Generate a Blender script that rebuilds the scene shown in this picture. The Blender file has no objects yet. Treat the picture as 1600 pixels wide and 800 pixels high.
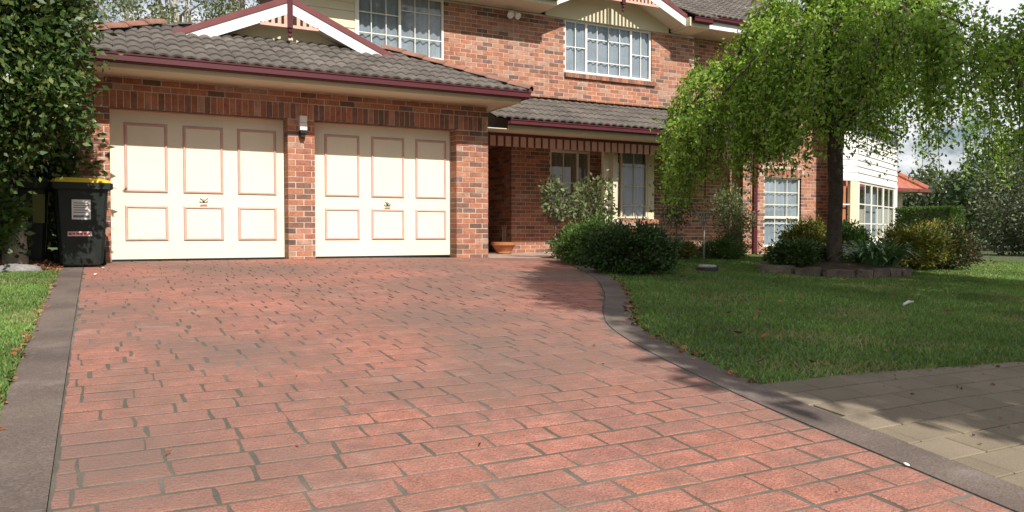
import bpy, math, random
import numpy as np
random.seed(7); rng = np.random.default_rng(7)
sc = bpy.context.scene; C = sc.collection
R = math.radians
# ------------------------------------------------------------------ camera, sun, sky
CZ = 0.383
cam_d = bpy.data.cameras.new('camera'); cam = bpy.data.objects.new('camera', cam_d); C.objects.link(cam)
cam.location = (0, 0, CZ); YAW = R(27.8); PITCH = math.atan(37/1230)
cam.rotation_euler = (R(90)-PITCH, 0, -YAW)
cam_d.sensor_fit = 'HORIZONTAL'; cam_d.sensor_width = 36; cam_d.lens = 36*1230/1600
cam_d.clip_start = 0.05; cam_d.clip_end = 3000
sc.camera = cam
SUN_EL = math.atan(0.92)
sun_d = bpy.data.lights.new('sun', 'SUN'); sun = bpy.data.objects.new('sun', sun_d); C.objects.link(sun)
sun_d.energy = 5.0; sun_d.angle = R(0.5); sun_d.color = (1, .965, .90)
sun.rotation_euler = (R(90)-SUN_EL, 0, 0); sun.location = (0, -20, 20)     # light travels towards +Y and down
w = bpy.data.worlds.new('World'); sc.world = w; w.use_nodes = True
nt = w.node_tree; N = nt.nodes; Lk = nt.links
for n in list(N): N.remove(n)
out = N.new('ShaderNodeOutputWorld'); bg = N.new('ShaderNodeBackground'); sky = N.new('ShaderNodeTexSky')
sky.sky_type = 'NISHITA'; sky.sun_disc = False; sky.sun_elevation = SUN_EL; sky.sun_rotation = R(180)
sky.air_density = 1.0; sky.dust_density = 1.6; sky.ozone_density = 1.5
tc = N.new('ShaderNodeTexCoord'); mp = N.new('ShaderNodeMapping'); mp.inputs['Scale'].default_value = (1, 1, 2.2)
mp.inputs['Location'].default_value = (1.35, .6, .9)
cn = N.new('ShaderNodeTexNoise'); cn.inputs['Scale'].default_value = 3.2; cn.inputs['Detail'].default_value = 9; cn.inputs['Roughness'].default_value = .6
cr = N.new('ShaderNodeValToRGB'); cr.color_ramp.elements[0].position = .45; cr.color_ramp.elements[1].position = .53
mx = N.new('ShaderNodeMixRGB'); mx.inputs['Color2'].default_value = (12.0, 12.2, 12.5, 1)
Lk.new(tc.outputs['Generated'], mp.inputs[0]); Lk.new(mp.outputs[0], cn.inputs['Vector']); Lk.new(cn.outputs['Fac'], cr.inputs[0])
Lk.new(cr.outputs[0], mx.inputs['Fac']); Lk.new(sky.outputs[0], mx.inputs['Color1']); Lk.new(mx.outputs[0], bg.inputs['Color'])
Lk.new(bg.outputs[0], out.inputs[0]); bg.inputs['Strength'].default_value = 0.072
sc.view_settings.view_transform = 'Standard'; sc.view_settings.look = 'None'; sc.view_settings.exposure = 0.2; sc.view_settings.gamma = 1
sc.render.engine = 'CYCLES'
sc.cycles.max_bounces = 7; sc.cycles.transparent_max_bounces = 12

# ------------------------------------------------------------------ materials
def mat(name, col, rough=.8, var=.12, scale=6.0, fine=0.0, fscale=120, bump=0.0, bscale=60, stain=None, spec=.3, metal=0):
    """diffuse colour with world-space noise: slow drift (var), grain (fine), stains [(scale, lo, hi, colour)]"""
    m = bpy.data.materials.new(name); m.use_nodes = True; t = m.node_tree; n = t.nodes; l = t.links
    b = n['Principled BSDF']; b.inputs['Roughness'].default_value = rough; b.inputs['Specular IOR Level'].default_value = spec
    b.inputs['Metallic'].default_value = metal
    g = n.new('ShaderNodeNewGeometry'); cur = None
    def noise(s, d=4):
        x = n.new('ShaderNodeTexNoise'); x.inputs['Scale'].default_value = s; x.inputs['Detail'].default_value = d
        l.new(g.outputs['Position'], x.inputs['Vector']); return x
    rgb = n.new('ShaderNodeRGB'); rgb.outputs[0].default_value = (*col, 1); cur = rgb.outputs[0]
    def mul(cur, fac_out, a):
        mr = n.new('ShaderNodeMapRange'); mr.inputs[1].default_value = .25; mr.inputs[2].default_value = .75
        mr.inputs[3].default_value = 1-a; mr.inputs[4].default_value = 1+a; l.new(fac_out, mr.inputs[0])
        v = n.new('ShaderNodeVectorMath'); v.operation = 'SCALE'; l.new(cur, v.inputs[0]); l.new(mr.outputs[0], v.inputs['Scale'])
        return v.outputs[0]
    if var: cur = mul(cur, noise(scale).outputs['Fac'], var)
    if fine: cur = mul(cur, noise(fscale, 2).outputs['Fac'], fine)
    for (s, lo, hi, c, amt) in (stain or []):
        x = noise(s, 5); rp = n.new('ShaderNodeMapRange'); rp.inputs[1].default_value = lo; rp.inputs[2].default_value = hi
        rp.inputs[4].default_value = amt
        l.new(x.outputs['Fac'], rp.inputs[0]); mm = n.new('ShaderNodeMixRGB'); mm.inputs['Color2'].default_value = (*c, 1)
        l.new(rp.outputs[0], mm.inputs['Fac']); l.new(cur, mm.inputs['Color1']); cur = mm.outputs[0]
    l.new(cur, b.inputs['Base Color'])
    if bump:
        bp = n.new('ShaderNodeBump'); bp.inputs['Strength'].default_value = bump; bp.inputs['Distance'].default_value = .01
        x = noise(bscale, 5); l.new(x.outputs['Fac'], bp.inputs['Height']); l.new(bp.outputs[0], b.inputs['Normal'])
    return m

def leafmat(name, col, trans=.35, rough=.45, var=.25, scale=3):
    m = bpy.data.materials.new(name); m.use_nodes = True; t = m.node_tree; n = t.nodes; l = t.links
    b = n['Principled BSDF']; b.inputs['Roughness'].default_value = rough; b.inputs['Specular IOR Level'].default_value = .35
    g = n.new('ShaderNodeNewGeometry'); x = n.new('ShaderNodeTexNoise'); x.inputs['Scale'].default_value = scale
    l.new(g.outputs['Position'], x.inputs['Vector'])
    mr = n.new('ShaderNodeMapRange'); mr.inputs[1].default_value = .3; mr.inputs[2].default_value = .7
    mr.inputs[3].default_value = 1-var; mr.inputs[4].default_value = 1+var; l.new(x.outputs['Fac'], mr.inputs[0])
    v = n.new('ShaderNodeVectorMath'); v.operation = 'SCALE'; v.inputs[0].default_value = col; l.new(mr.outputs[0], v.inputs['Scale'])
    l.new(v.outputs[0], b.inputs['Base Color'])
    tr = n.new('ShaderNodeBsdfTranslucent')
    v2 = n.new('ShaderNodeVectorMath'); v2.operation = 'MULTIPLY'; v2.inputs[1].default_value = (1.25, 1.3, .55); l.new(v.outputs[0], v2.inputs[0])
    l.new(v2.outputs[0], tr.inputs['Color'])
    mxs = n.new('ShaderNodeMixShader'); mxs.inputs[0].default_value = trans
    l.new(b.outputs[0], mxs.inputs[1]); l.new(tr.outputs[0], mxs.inputs[2]); l.new(mxs.outputs[0], n['Material Output'].inputs[0])
    return m

def glassmat(name, tint=(.57, .62, .66)):
    m = bpy.data.materials.new(name); m.use_nodes = True; t = m.node_tree; n = t.nodes; l = t.links
    n.remove(n['Principled BSDF'])
    gl = n.new('ShaderNodeBsdfGlossy'); gl.inputs['Roughness'].default_value = .03
    tp = n.new('ShaderNodeBsdfTransparent'); tp.inputs['Color'].default_value = (*tint, 1)
    lw = n.new('ShaderNodeLayerWeight'); lw.inputs['Blend'].default_value = .5; pw = n.new('ShaderNodeMath'); pw.operation = 'POWER'; pw.inputs[1].default_value = 4
    l.new(lw.outputs['Facing'], pw.inputs[0]); fr = n.new('ShaderNodeMath'); fr.operation = 'MULTIPLY_ADD'; fr.inputs[1].default_value = .5; fr.inputs[2].default_value = .08; l.new(pw.outputs[0], fr.inputs[0])
    ms = n.new('ShaderNodeMixShader'); l.new(fr.outputs[0], ms.inputs[0]); l.new(tp.outputs[0], ms.inputs[1]); l.new(gl.outputs[0], ms.inputs[2])
    l.new(ms.outputs[0], n['Material Output'].inputs[0]); return m

BR = [mat('brick_'+nm, c, .9, .25, 14, .25, 90, .6, 45, stain=[(1.1, .5, .75, (.20, .12, .085), .2), (5, .6, .78, (.46, .36, .29), .3)]) for nm, c in (
    ('orange', (.42, .175, .10)), ('red', (.35, .14, .09)), ('salmon', (.44, .215, .14)), ('pink', (.41, .245, .18)),
    ('brown', (.225, .115, .08)), ('charcoal', (.15, .095, .075)), ('plum', (.22, .12, .10)))]
BRW = [.23, .23, .19, .09, .14, .06, .06]
M_mortar = mat('mortar', (.60, .50, .41), .95, .2, 5, .2, 90, stain=[(1.3, .5, .7, (.36, .29, .23), .6)])
PV = [mat('paver_%d' % i, c, .88, .22, 11, .42, 130, .8, 70,
          stain=[(.55, .38, .62, (.185, .118, .094), .9), (1.7, .5, .75, (.17, .125, .10), .55), (3.1, .6, .78, (.42, .30, .25), .28), (6, .52, .72, (.19, .12, .095), .6), (40, .60, .75, (.17, .11, .09), .35)]) for i, c in enumerate((
    (.35, .147, .107), (.332, .139, .099), (.37, .158, .116), (.358, .147, .101), (.318, .136, .104)))]
M_joint = mat('paver_joint', (.10, .088, .068), .95, .25, 2, .2, 120, stain=[(1.2, .5, .7, (.24, .215, .18), .6)])
M_border = mat('border_concrete', (.145, .108, .088), .85, .25, 2, .35, 110, .5, 70, stain=[(3.0, .58, .75, (.26, .215, .20), .5), (1.3, .48, .65, (.085, .064, .056), .7), (22, .58, .7, (.20, .165, .155), .4)])
PP = [mat('path_paver_%d' % i, c, .9, .12, 4, .22, 190, .3, 100, stain=[(5, .6, .75, (.20, .16, .12), .5)]) for i, c in enumerate(((.215, .17, .118), (.20, .158, .108), (.23, .182, .128)))]
M_slab = mat('porch_slab', (.42, .30, .235), .9, .1, 3, .1, 120)
M_tile = [mat('roof_tile_%d' % i, c, .9, .25, 2.5, .25, 60, .4, 40, stain=[(9, .6, .75, (.30, .28, .24), .4)]) for i, c in enumerate(((.125, .106, .091), (.142, .12, .103), (.108, .092, .08)))]
M_terra = mat('terracotta_ridge', (.28, .135, .095), .9, .25, 5, .25, 60, .4, 40, stain=[(6, .5, .7, (.17, .12, .10), .7)])
M_redroof = mat('red_roof', (.36, .125, .08), .9, .25, 6)
M_maroon = mat('maroon_paint', (.085, .016, .022), .5, .12, 3, spec=.25)
M_capping = mat('maroon_capping', (.17, .05, .05), .6, .15, 4)
M_cream = mat('cream_paint', (.68, .60, .42), .6, .05, 2, .04, 60)
M_soffit = mat('soffit_paint', (.72, .63, .48), .7, .05, 2)
M_white = mat('white_paint', (.82, .80, .76), .5, .04, 2)
M_door = mat('door_cream', (.85, .78, .60), .55, .05, 1.5, .03, 60, stain=[(2.2, .6, .8, (.62, .54, .40), .25)])
M_mould = mat('moulding_pink', (.62, .41, .345), .6, .08, 8)
M_batten = mat('batten_pink', (.72, .42, .33), .6, .06, 8)
M_frame = mat('window_frame', (.78, .75, .64), .5, .03, 2)
M_curtain = mat('curtain_white', (.74, .74, .73), .9, .2, 2.5, .08, 30)
M_curtwarm = mat('curtain_warm', (.62, .50, .36), .9, .08, 2)
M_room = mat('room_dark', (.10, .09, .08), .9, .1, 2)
M_glass = glassmat('window_glass')
M_black = mat('black_metal', (.02, .02, .02), .5, .1, 10)
M_steel = mat('steel_handle', (.30, .28, .25), .35, .1, 20, metal=.8)
M_bin = mat('bin_green', (.013, .019, .016), .55, .2, 6, .15, 120, spec=.3, stain=[(7, .58, .75, (.05, .05, .045), .4)])
M_yellow = mat('lid_yellow', (.72, .48, .03), .45, .08, 6)
M_olive = mat('olive_plastic', (.16, .17, .055), .6, .1, 6)
M_label = mat('label_white', (.70, .70, .68), .6, .05, 20)
M_print = mat('label_print', (.16, .16, .17), .7, .1, 20)
M_redprint = mat('label_red', (.55, .05, .07), .6, .1, 20)
M_pinkprint = mat('label_pink', (.72, .50, .50), .6, .1, 20)
M_pot = mat('pot_terracotta', (.42, .16, .07), .8, .15, 8, .1, 60)
M_bark = mat('bark_dark', (.075, .055, .042), .95, .35, 14, .3, 50, .9, 30)
M_barkgrey = mat('bark_grey', (.20, .165, .125), .95, .35, 14, .3, 50, .9, 30)
M_barkpale = mat('bark_pale', (.34, .30, .24), .95, .25, 14, .2, 50, .6, 30)
M_soil = mat('soil', (.075, .05, .035), .95, .3, 5, .35, 60, .8, 30)
M_ground = mat('ground_grass', (.075, .10, .035), .95, .3, .5, .3, 20)
M_lawn = mat('lawn_soil', (.065, .085, .03), .95, .3, 1.2, .3, 40, stain=[(2.2, .55, .7, (.13, .105, .06), .6)])
M_road = mat('road_asphalt', (.05, .05, .052), .9, .1, 3, .3, 200)
M_stone = [mat('stone_%d' % i, c, .9, .25, 7, .3, 40, .8, 25, stain=[(9, .55, .7, (.07, .075, .05), .6)]) for i, c in enumerate(((.16, .12, .095), (.20, .155, .12), (.125, .10, .08)))]
M_rock = mat('rock_grey', (.22, .205, .19), .9, .3, 5, .3, 50, .8, 20)
M_chip = [mat('bark_chip_%d' % i, c, .9, .2, 20) for i, c in enumerate(((.30, .115, .05), (.20, .085, .045), (.38, .19, .10), (.12, .06, .035)))]
M_petal = mat('petal', (.78, .76, .70), .7, .05, 20)
M_concrete = mat('lid_concrete', (.50, .48, .43), .85, .1, 12, .1, 80)
M_pipe = mat('pipe_dark', (.06, .055, .05), .7, .1, 12)
M_carpaint = mat('car_paint', (.012, .016, .03), .25, .02, 2, spec=.6)
M_tyre = mat('tyre', (.02, .02, .02), .8, .1, 10)
M_tail = mat('tail_lamp_red', (.30, .015, .015), .3, .05, 10)
L_weep = [leafmat('weeping_leaf_%d' % i, c, .38) for i, c in enumerate(((.265, .41, .055), (.185, .315, .043), (.37, .49, .085), (.10, .18, .032), (.31, .35, .08)))]
L_dark = [leafmat('glossy_leaf_%d' % i, c, .18, .32) for i, c in enumerate(((.036, .074, .017), (.048, .094, .022), (.07, .118, .03), (.13, .165, .05)))]
L_shrub = [leafmat('shrub_leaf_%d' % i, c, .22) for i, c in enumerate(((.04, .075, .022), (.055, .10, .026), (.03, .06, .02), (.075, .12, .035)))]
L_bright = [leafmat('bright_leaf_%d' % i, c, .3) for i, c in enumerate(((.075, .14, .03), (.095, .17, .04), (.06, .115, .025), (.12, .18, .05)))]
L_rose = [leafmat('rose_leaf_%d' % i, c, .25) for i, c in enumerate(((.10, .145, .055), (.15, .19, .075), (.17, .19, .085), (.20, .21, .11)))]
L_pinkl = [leafmat('dry_leaf_%d' % i, c, .25) for i, c in enumerate(((.16, .12, .09), (.21, .15, .12), (.11, .10, .06), (.08, .09, .045)))]
L_gold = [leafmat('golden_leaf_%d' % i, c, .3) for i, c in enumerate(((.17, .17, .03), (.11, .15, .03), (.24, .17, .03), (.07, .11, .025)))]
L_redl = [leafmat('red_green_leaf_%d' % i, c, .25) for i, c in enumerate(((.05, .075, .025), (.12, .05, .03), (.07, .085, .03), (.035, .045, .02)))]
L_gum = [leafmat('gum_leaf_%d' % i, c, .25) for i, c in enumerate(((.17, .20, .10), (.22, .24, .14), (.12, .15, .08), (.26, .27, .17)))]
L_grey = [leafmat('grey_green_leaf_%d' % i, c, .2) for i, c in enumerate(((.10, .135, .065), (.135, .16, .09), (.065, .095, .045), (.17, .185, .115)))]
L_strap = [leafmat('strap_leaf_%d' % i, c, .2, .35) for i, c in enumerate(((.085, .17, .06), (.12, .22, .08), (.18, .29, .12)))]
G_lawn = [leafmat('grass_blade_%d' % i, c, .3, .5, .3, 1.1) for i, c in enumerate(((.12, .215, .05), (.165, .275, .065), (.22, .31, .085), (.30, .28, .13)))]

# ------------------------------------------------------------------ helpers
def gz(X, Y):
    d = min(14.0, max(0.0, 12.04-Y)); return -.02-(.03*d+.0025*d*d) + .02*min(1, d/1.0)-.015*min(30.0, max(0.0, X-4))
def gza(X, Y):
    d = np.clip(12.04-Y, 0, 14); return -.02-(.03*d+.0025*d*d)+.02*np.clip(d, 0, 1)-.015*np.clip(X-4, 0, 30)

class MB:
    def __init__(s): s.v = []; s.f = []; s.m = []
    def add(s, vs, fs, m=0):
        o = len(s.v); s.v += [tuple(map(float, q)) for q in vs]; s.f += [tuple(o+i for i in f) for f in fs]; s.m += [m]*len(fs)
    def box(s, x0, x1, y0, y1, z0, z1, m=0):
        s.add([(x0, y0, z0), (x1, y0, z0), (x1, y1, z0), (x0, y1, z0), (x0, y0, z1), (x1, y0, z1), (x1, y1, z1), (x0, y1, z1)],
              [(0, 3, 2, 1), (4, 5, 6, 7), (0, 1, 5, 4), (1, 2, 6, 5), (2, 3, 7, 6), (3, 0, 4, 7)], m)
    def prism(s, poly, axis, a0, a1, m=0):
        """polygon of 2-D points extruded along an axis ('x': poly in (y,z); 'y': (x,z); 'z': (x,y))"""
        f = {'x': lambda p, a: (a, p[0], p[1]), 'y': lambda p, a: (p[0], a, p[1]), 'z': lambda p, a: (p[0], p[1], a)}[axis]
        n = len(poly); s.add([f(p, a0) for p in poly]+[f(p, a1) for p in poly],
              [tuple(range(n-1, -1, -1)), tuple(range(n, 2*n))]+[(i, (i+1) % n, n+(i+1) % n, n+i) for i in range(n)], m)
    def tube(s, path, rad, sides=7, m=0, cap=True):
        path = np.array(path, float); n = len(path); rad = np.broadcast_to(rad, (n,)); vs = []; fs = []
        for i in range(n):
            t = path[min(i+1, n-1)]-path[max(i-1, 0)]; t = t/(np.linalg.norm(t)+1e-9)
            a = np.cross(t, (0, 0, 1) if abs(t[2]) < .9 else (1, 0, 0)); a /= np.linalg.norm(a); b = np.cross(t, a)
            for k in range(sides):
                th = 2*math.pi*k/sides; vs.append(path[i]+rad[i]*(math.cos(th)*a+math.sin(th)*b))
        for i in range(n-1):
            for k in range(sides): fs.append((i*sides+k, i*sides+(k+1) % sides, (i+1)*sides+(k+1) % sides, (i+1)*sides+k))
        if cap: fs += [tuple(range(sides-1, -1, -1)), tuple((n-1)*sides+k for k in range(sides))]
        s.add(vs, fs, m)
    def lathe(s, prof, cx=0, cy=0, seg=20, m=0):
        vs = []; fs = []; n = len(prof)
        for r, z in prof:
            for k in range(seg): th = 2*math.pi*k/seg; vs.append((cx+r*math.cos(th), cy+r*math.sin(th), z))
        for i in range(n-1):
            for k in range(seg): fs.append((i*seg+k, i*seg+(k+1) % seg, (i+1)*seg+(k+1) % seg, (i+1)*seg+k))
        s.add(vs, fs, m)
    def mesh(s, name, mats, smooth=False):
        me = bpy.data.meshes.new(name); me.from_pydata(s.v, [], s.f)
        for x in (mats if isinstance(mats, (list, tuple)) else [mats]): me.materials.append(x)
        me.polygons.foreach_set('material_index', s.m)
        if smooth: me.polygons.foreach_set('use_smooth', [True]*len(s.f))
        me.update(); return me
    def build(s, name, mats, parent=None, smooth=False, **props):
        return link(name, s.mesh(name, mats, smooth), parent, **props)

def link(name, me, parent=None, loc=None, rot=None, **props):
    o = bpy.data.objects.new(name, me); C.objects.link(o)
    if parent is not None: o.parent = parent
    if loc is not None: o.location = loc
    if rot is not None: o.rotation_euler = rot
    for k, v in props.items(): o[k] = v
    return o
def thing(name, label, cat, loc=(0, 0, 0), group=None):
    o = link(name, None, None, loc, label=label, category=cat)
    if group: o['group'] = group
    o.empty_display_size = .2
    return o
def tag(o, label, cat, group=None):
    o['label'] = label; o['category'] = cat
    if group: o['group'] = group
    return o
def bx(name, m, parent, *a, **k):
    b = MB(); b.box(*a); return b.build(name, m, parent, **k)

def fast_mesh(name, V, F, mi, mats):
    me = bpy.data.meshes.new(name); nv = len(V); nf, k = F.shape
    me.vertices.add(nv); me.vertices.foreach_set('co', V.astype(np.float32).ravel())
    me.loops.add(nf*k); me.loops.foreach_set('vertex_index', F.astype(np.int32).ravel())
    me.polygons.add(nf); me.polygons.foreach_set('loop_start', (np.arange(nf)*k).astype(np.int32))
    for m in mats: me.materials.append(m)
    me.polygons.foreach_set('material_index', mi.astype(np.int32)); me.update(); me.validate(); return me

def unit(a): return a/(np.linalg.norm(a, axis=-1, keepdims=True)+1e-9)
def leaves(name, P, D, size, mats, probs=None, parent=None, aspect=.5, **props):
    """one folded leaf per point: P base points, D directions"""
    n = len(P); D = unit(D); S = unit(np.cross(D, rng.normal(size=(n, 3)))); Nn = np.cross(D, S)
    L = size*rng.uniform(.65, 1.25, (n, 1)); W = L*aspect*.5
    V = np.stack([P, P+D*L*.45+S*W+Nn*L*.08, P+D*L-Nn*L*.06, P+D*L*.45-S*W+Nn*L*.08], 1).reshape(-1, 3)
    F = np.arange(4*n).reshape(-1, 4); mi = rng.choice(len(mats), n, p=probs)
    return link(name, fast_mesh(name, V, F, mi, mats), parent, **props)

# ------------------------------------------------------------------ ground, driveway, path
def grid_sheet(name, xs, ys, zf, m, **props):
    X, Y = np.meshgrid(xs, ys); Z = zf(X, Y); V = np.stack([X, Y, Z], -1).reshape(-1, 3); a = len(xs)
    I = (np.arange(len(ys)-1)[:, None]*a+np.arange(a-1)[None]).ravel(); F = np.stack([I, I+1, I+a+1, I+a], 1)
    return link(name, fast_mesh(name, V, F, np.zeros(len(F), int), [m]), None, **props)
gx = np.concatenate([np.linspace(-400, -20, 12), np.linspace(-15, 45, 61), np.linspace(60, 500, 12)])
gy = np.concatenate([np.linspace(-300, -10, 10), np.linspace(-8, 30, 77), np.linspace(40, 600, 14)])
grid_sheet('ground', gx, gy, lambda X, Y: gza(X, Y)-.07, M_ground, kind='structure')
grid_sheet('road', np.linspace(-60, 60, 25), np.linspace(-9, -1.5, 6), lambda X, Y: gza(X, Y)-.05, M_road, kind='structure')

INN = [(-1.5, 2.62), (1.6, 2.81), (2.4, 2.89), (2.8, 2.92), (3.2, 2.99), (3.7, 3.085), (4.25, 3.21), (4.73, 3.36), (5.0, 3.47), (5.25, 3.60), (5.8, 3.98), (6.6, 4.55), (7.7, 5.22), (9.3, 6.0), (10.8, 6.6), (12.0, 7.1)]
iy = np.array([a for a, b in INN]); ix = np.array([b for a, b in INN])
def xin(Y): return float(np.interp(Y, iy, ix))
def smooth_line(ys): 
    x = np.interp(ys, iy, ix); k = np.ones(9)/9; xp = np.pad(x, 4, mode='edge'); return np.convolve(xp, k, 'valid')
ysb = np.linspace(-1.5, 12.0, 181); xib = smooth_line(ysb)
tx = np.gradient(xib, ysb); nl = np.sqrt(1+tx*tx); xob = xib+.235/nl; yob = ysb-.235*tx/nl
def xi(Y): return float(np.interp(Y, ysb, xib))
oo = np.argsort(yob)
def xo(Y): return float(np.interp(Y, yob[oo], xob[oo]))
drive = None
def strip(name, left, right, m, thick, kind='structure', parent=None, lift=0.0):
    b = MB(); n = len(left)
    vs = []
    for (x, y) in left: vs.append((x, y, gz(x, y)+lift))
    for (x, y) in right: vs.append((x, y, gz(x, y)+lift))
    for (x, y) in left: vs.append((x, y, gz(x, y)-thick))
    for (x, y) in right: vs.append((x, y, gz(x, y)-thick))
    fs = []
    for i in range(n-1):
        fs += [(i, n+i, n+i+1, i+1), (2*n+i, i, i+1, 2*n+i+1), (n+i, 3*n+i, 3*n+i+1, n+i+1)]
    fs += [(0, 2*n, 3*n, n), (n-1, 2*n-1, 4*n-1, 3*n-1)]
    b.add(vs, fs); return b.build(name, m, parent, kind=kind)
ysd = np.linspace(-1.5, 12.03, 60)
drive = strip('driveway', [(-.15, y) for y in ysd], [(xi(y), y) for y in ysd], M_joint, .1, lift=-.0028)
strip('driveway_border', [(-.385-(.0 if y < 11 else .02), y) for y in ysd], [(-.152, y) for y in ysd], M_border, .1, lift=.002)
strip('driveway_border', list(zip(xib+.002, ysb)), list(zip(xob, yob)), M_border, .1, lift=.003)

CAM = np.array([0, 0, CZ])
def in_view(x, y, z, pad=.08):
    d = np.array([x, y, z])-CAM; dep = d[0]*math.sin(YAW)+d[1]*math.cos(YAW)
    if dep < .3: return False
    r = (d[0]*math.cos(YAW)-d[1]*math.sin(YAW))/dep; u = d[2]/dep+math.tan(PITCH)
    return abs(r) < .65+pad and abs(u) < .325+pad
pav = []
y = -1.4; row = 0
while y < 11.95:
    rh = .157; x = -.15-random.uniform(0, .3); g = .019
    while True:
        L = random.choice((.22, .25, .27, .29, .31, .35)); xa = x+.0072; xb = x+L-.0072; x += L
        ya, yb = y+g/2, y+rh-g/2
        la = max(xa, -.14); r0, r1 = min(xb, xi(ya)-.012), min(xb, xi(yb)-.012)
        if xa > max(xi(ya), xi(yb)): break
        if r0-la < .03 or r1-la < .03: continue
        j = lambda s=.006: random.uniform(-s, s)
        pav.append(((la+j(), ya+j(.003)), (r0+j(), ya+j(.003)), (r1+j(), yb+j(.003)), (la+j(), yb+j(.003))))
    y += rh; row += 1
def add_paver(b, q, m, h=.0005, ch=.004, wob=.006):
    """worn paver: the edge has a bend at the middle of each side, the arris is rounded off"""
    cx = sum(p[0] for p in q)/4; cy = sum(p[1] for p in q)/4; dz = random.uniform(-.0006, .0006); ring = []
    for i in range(4):
        p, n = q[i], q[(i+1) % 4]; ring.append(p); f = random.uniform(.35, .65)
        ring.append((p[0]+(n[0]-p[0])*f+random.uniform(-wob, wob), p[1]+(n[1]-p[1])*f+random.uniform(-wob, wob)))
    def inset(p, i):
        dx, dy = cx-p[0], cy-p[1]; ll = math.hypot(dx, dy); k = ch*(1.6 if i % 2 == 0 else 1.0)
        return (p[0]+dx/ll*k, p[1]+dy/ll*k)
    top = [inset(p, i) for i, p in enumerate(ring)]
    b.add([(p[0], p[1], gz(*p)-.012) for p in ring]+[(p[0], p[1], gz(*p)-.0015+dz) for p in ring]+[(p[0], p[1], gz(*p)+h+dz) for p in top],
          [(i, (i+1) % 8, 8+(i+1) % 8, 8+i) for i in range(8)]+[(8+i, 8+(i+1) % 8, 16+(i+1) % 8, 16+i) for i in range(8)]+[tuple(range(16, 24))], m)
def split_pieces(items, centre, n=300):
    vis = [(np.linalg.norm(np.array(centre(q))-CAM), i) for i, q in enumerate(items) if in_view(*centre(q))]
    near = set(i for d, i in sorted(vis)[:n]); return near
near = split_pieces(pav, lambda q: (sum(p[0] for p in q)/4, sum(p[1] for p in q)/4, gz(q[0][0], q[0][1])), 298)
rest = MB()
for i, q in enumerate(pav):
    m = random.choices(range(5), (.3, .2, .2, .2, .1))[0]
    if i in near: b = MB(); add_paver(b, q, 0); b.build('paver', PV[m], drive)
    else: add_paver(rest, q, m)
rest.build('paving', PV, drive, kind='stuff')
strip('porch_path', [(5.9, y) for y in np.linspace(12.04, 15.2, 8)], [(9.2, y) for y in np.linspace(12.04, 15.2, 8)], M_slab, .1, lift=.01)

# public footpath to the right of the driveway
PTH = lambda X: 3.24-.065*(X-3.1)
path = strip('footpath', [(max(xo(-1.2), 2.9), -1.2)]+[(xo(y)+.004, y) for y in np.linspace(-1, 3.22, 8)], [(30, -1.2)]+[(30, min(PTH(30), y)) for y in np.linspace(-1, 3.22, 8)], M_joint, .1, lift=-.008)
ppv = []
y = -1.0; row = 0
while y < 3.2:
    x = 2.6+(row % 2)*.15
    while x < 13:
        ya, yb = y+.004, y+.196; xa, xb = x+.004, x+.296
        x += .3
        q = [(max(xa, xo(ya)+.008), ya), (xb, ya), (xb, yb), (max(xa, xo(yb)+.008), yb)]
        if q[0][0] > xb-.03 or q[3][0] > xb-.03: continue
        if yb > PTH(xb): 
            if ya > PTH(xb)-.03: continue
            q[2] = (xb, PTH(xb)); q[3] = (q[3][0], min(yb, PTH(q[3][0])))
        ppv.append(q)
    y += .20; row += 1
near = split_pieces(ppv, lambda q: (sum(p[0] for p in q)/4, sum(p[1] for p in q)/4, gz(q[0][0], q[0][1])), 250)
rest = MB()
for i, q in enumerate(ppv):
    m = random.randrange(3)
    if i in near: b = MB(); add_paver(b, q, 0, .002, .004, .001); b.build('paver', PP[m], path)
    else: add_paver(rest, q, m, .002, .004, .001)
rest.build('paving', PP, path, kind='stuff')

# lawns: soil sheet plus individual blades
def lawn_rows(name, lo, hi, ys):
    b = MB(); nx = 24; vs = []
    for y in ys:
        a, c = lo(y), hi(y)
        for k in range(nx): x = a+(c-a)*(k/(nx-1))**1.6; vs.append((x, y, gz(x, y)-.004))
    b.add(vs, [(r*nx+k, r*nx+k+1, (r+1)*nx+k+1, (r+1)*nx+k) for r in range(len(ys)-1) for k in range(nx-1)])
    return b.build(name, M_lawn, None, kind='structure')
lawn_rows('front_lawn', lambda y: xo(y)+.005 if y < 12 else 9.2, lambda y: 45, np.concatenate([np.linspace(3.06, 12, 40), np.linspace(12.2, 30, 12)]))
lawn_rows('side_lawn', lambda y: -30, lambda y: -.395, np.linspace(-1.2, 10.4, 30))
def blades(name, X, Y, h, mats, probs):
    n = len(X); a = rng.uniform(0, 2*math.pi, n); hh = h*rng.uniform(.5, 1.35, n); wd = rng.uniform(.004, .008, n)*(1+.05*Y)
    Z = gza(X, Y)-.004; lean = rng.normal(0, .45, (n, 2))*hh[:, None]
    V = np.stack([np.stack([X-wd*np.cos(a), Y-wd*np.sin(a), Z], 1), np.stack([X+wd*np.cos(a), Y+wd*np.sin(a), Z], 1), np.stack([X+lean[:, 0], Y+lean[:, 1], Z+hh], 1)], 1).reshape(-1, 3)
    pn = (np.sin(X*2.1+1.3*np.sin(Y*1.7))*np.sin(Y*2.7+.9*np.sin(X*1.3))+1)/2      # dry and lush patches
    mi = rng.choice(len(mats), n, p=probs); dry = rng.random(n) < .6*np.clip(pn-.66, 0, 1)/.34; mi[dry] = 3
    link(name, fast_mesh(name, V, np.arange(3*n).reshape(-1, 3), mi, mats), None, kind='stuff')
n = 330000; Yg_ = 3.0+11.5*rng.random(n)**1.25; Xg_ = 3.0+rng.random(n)*15
xov = np.interp(Yg_, yob[oo], xob[oo])+rng.normal(0, .024, n)-.005
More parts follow.
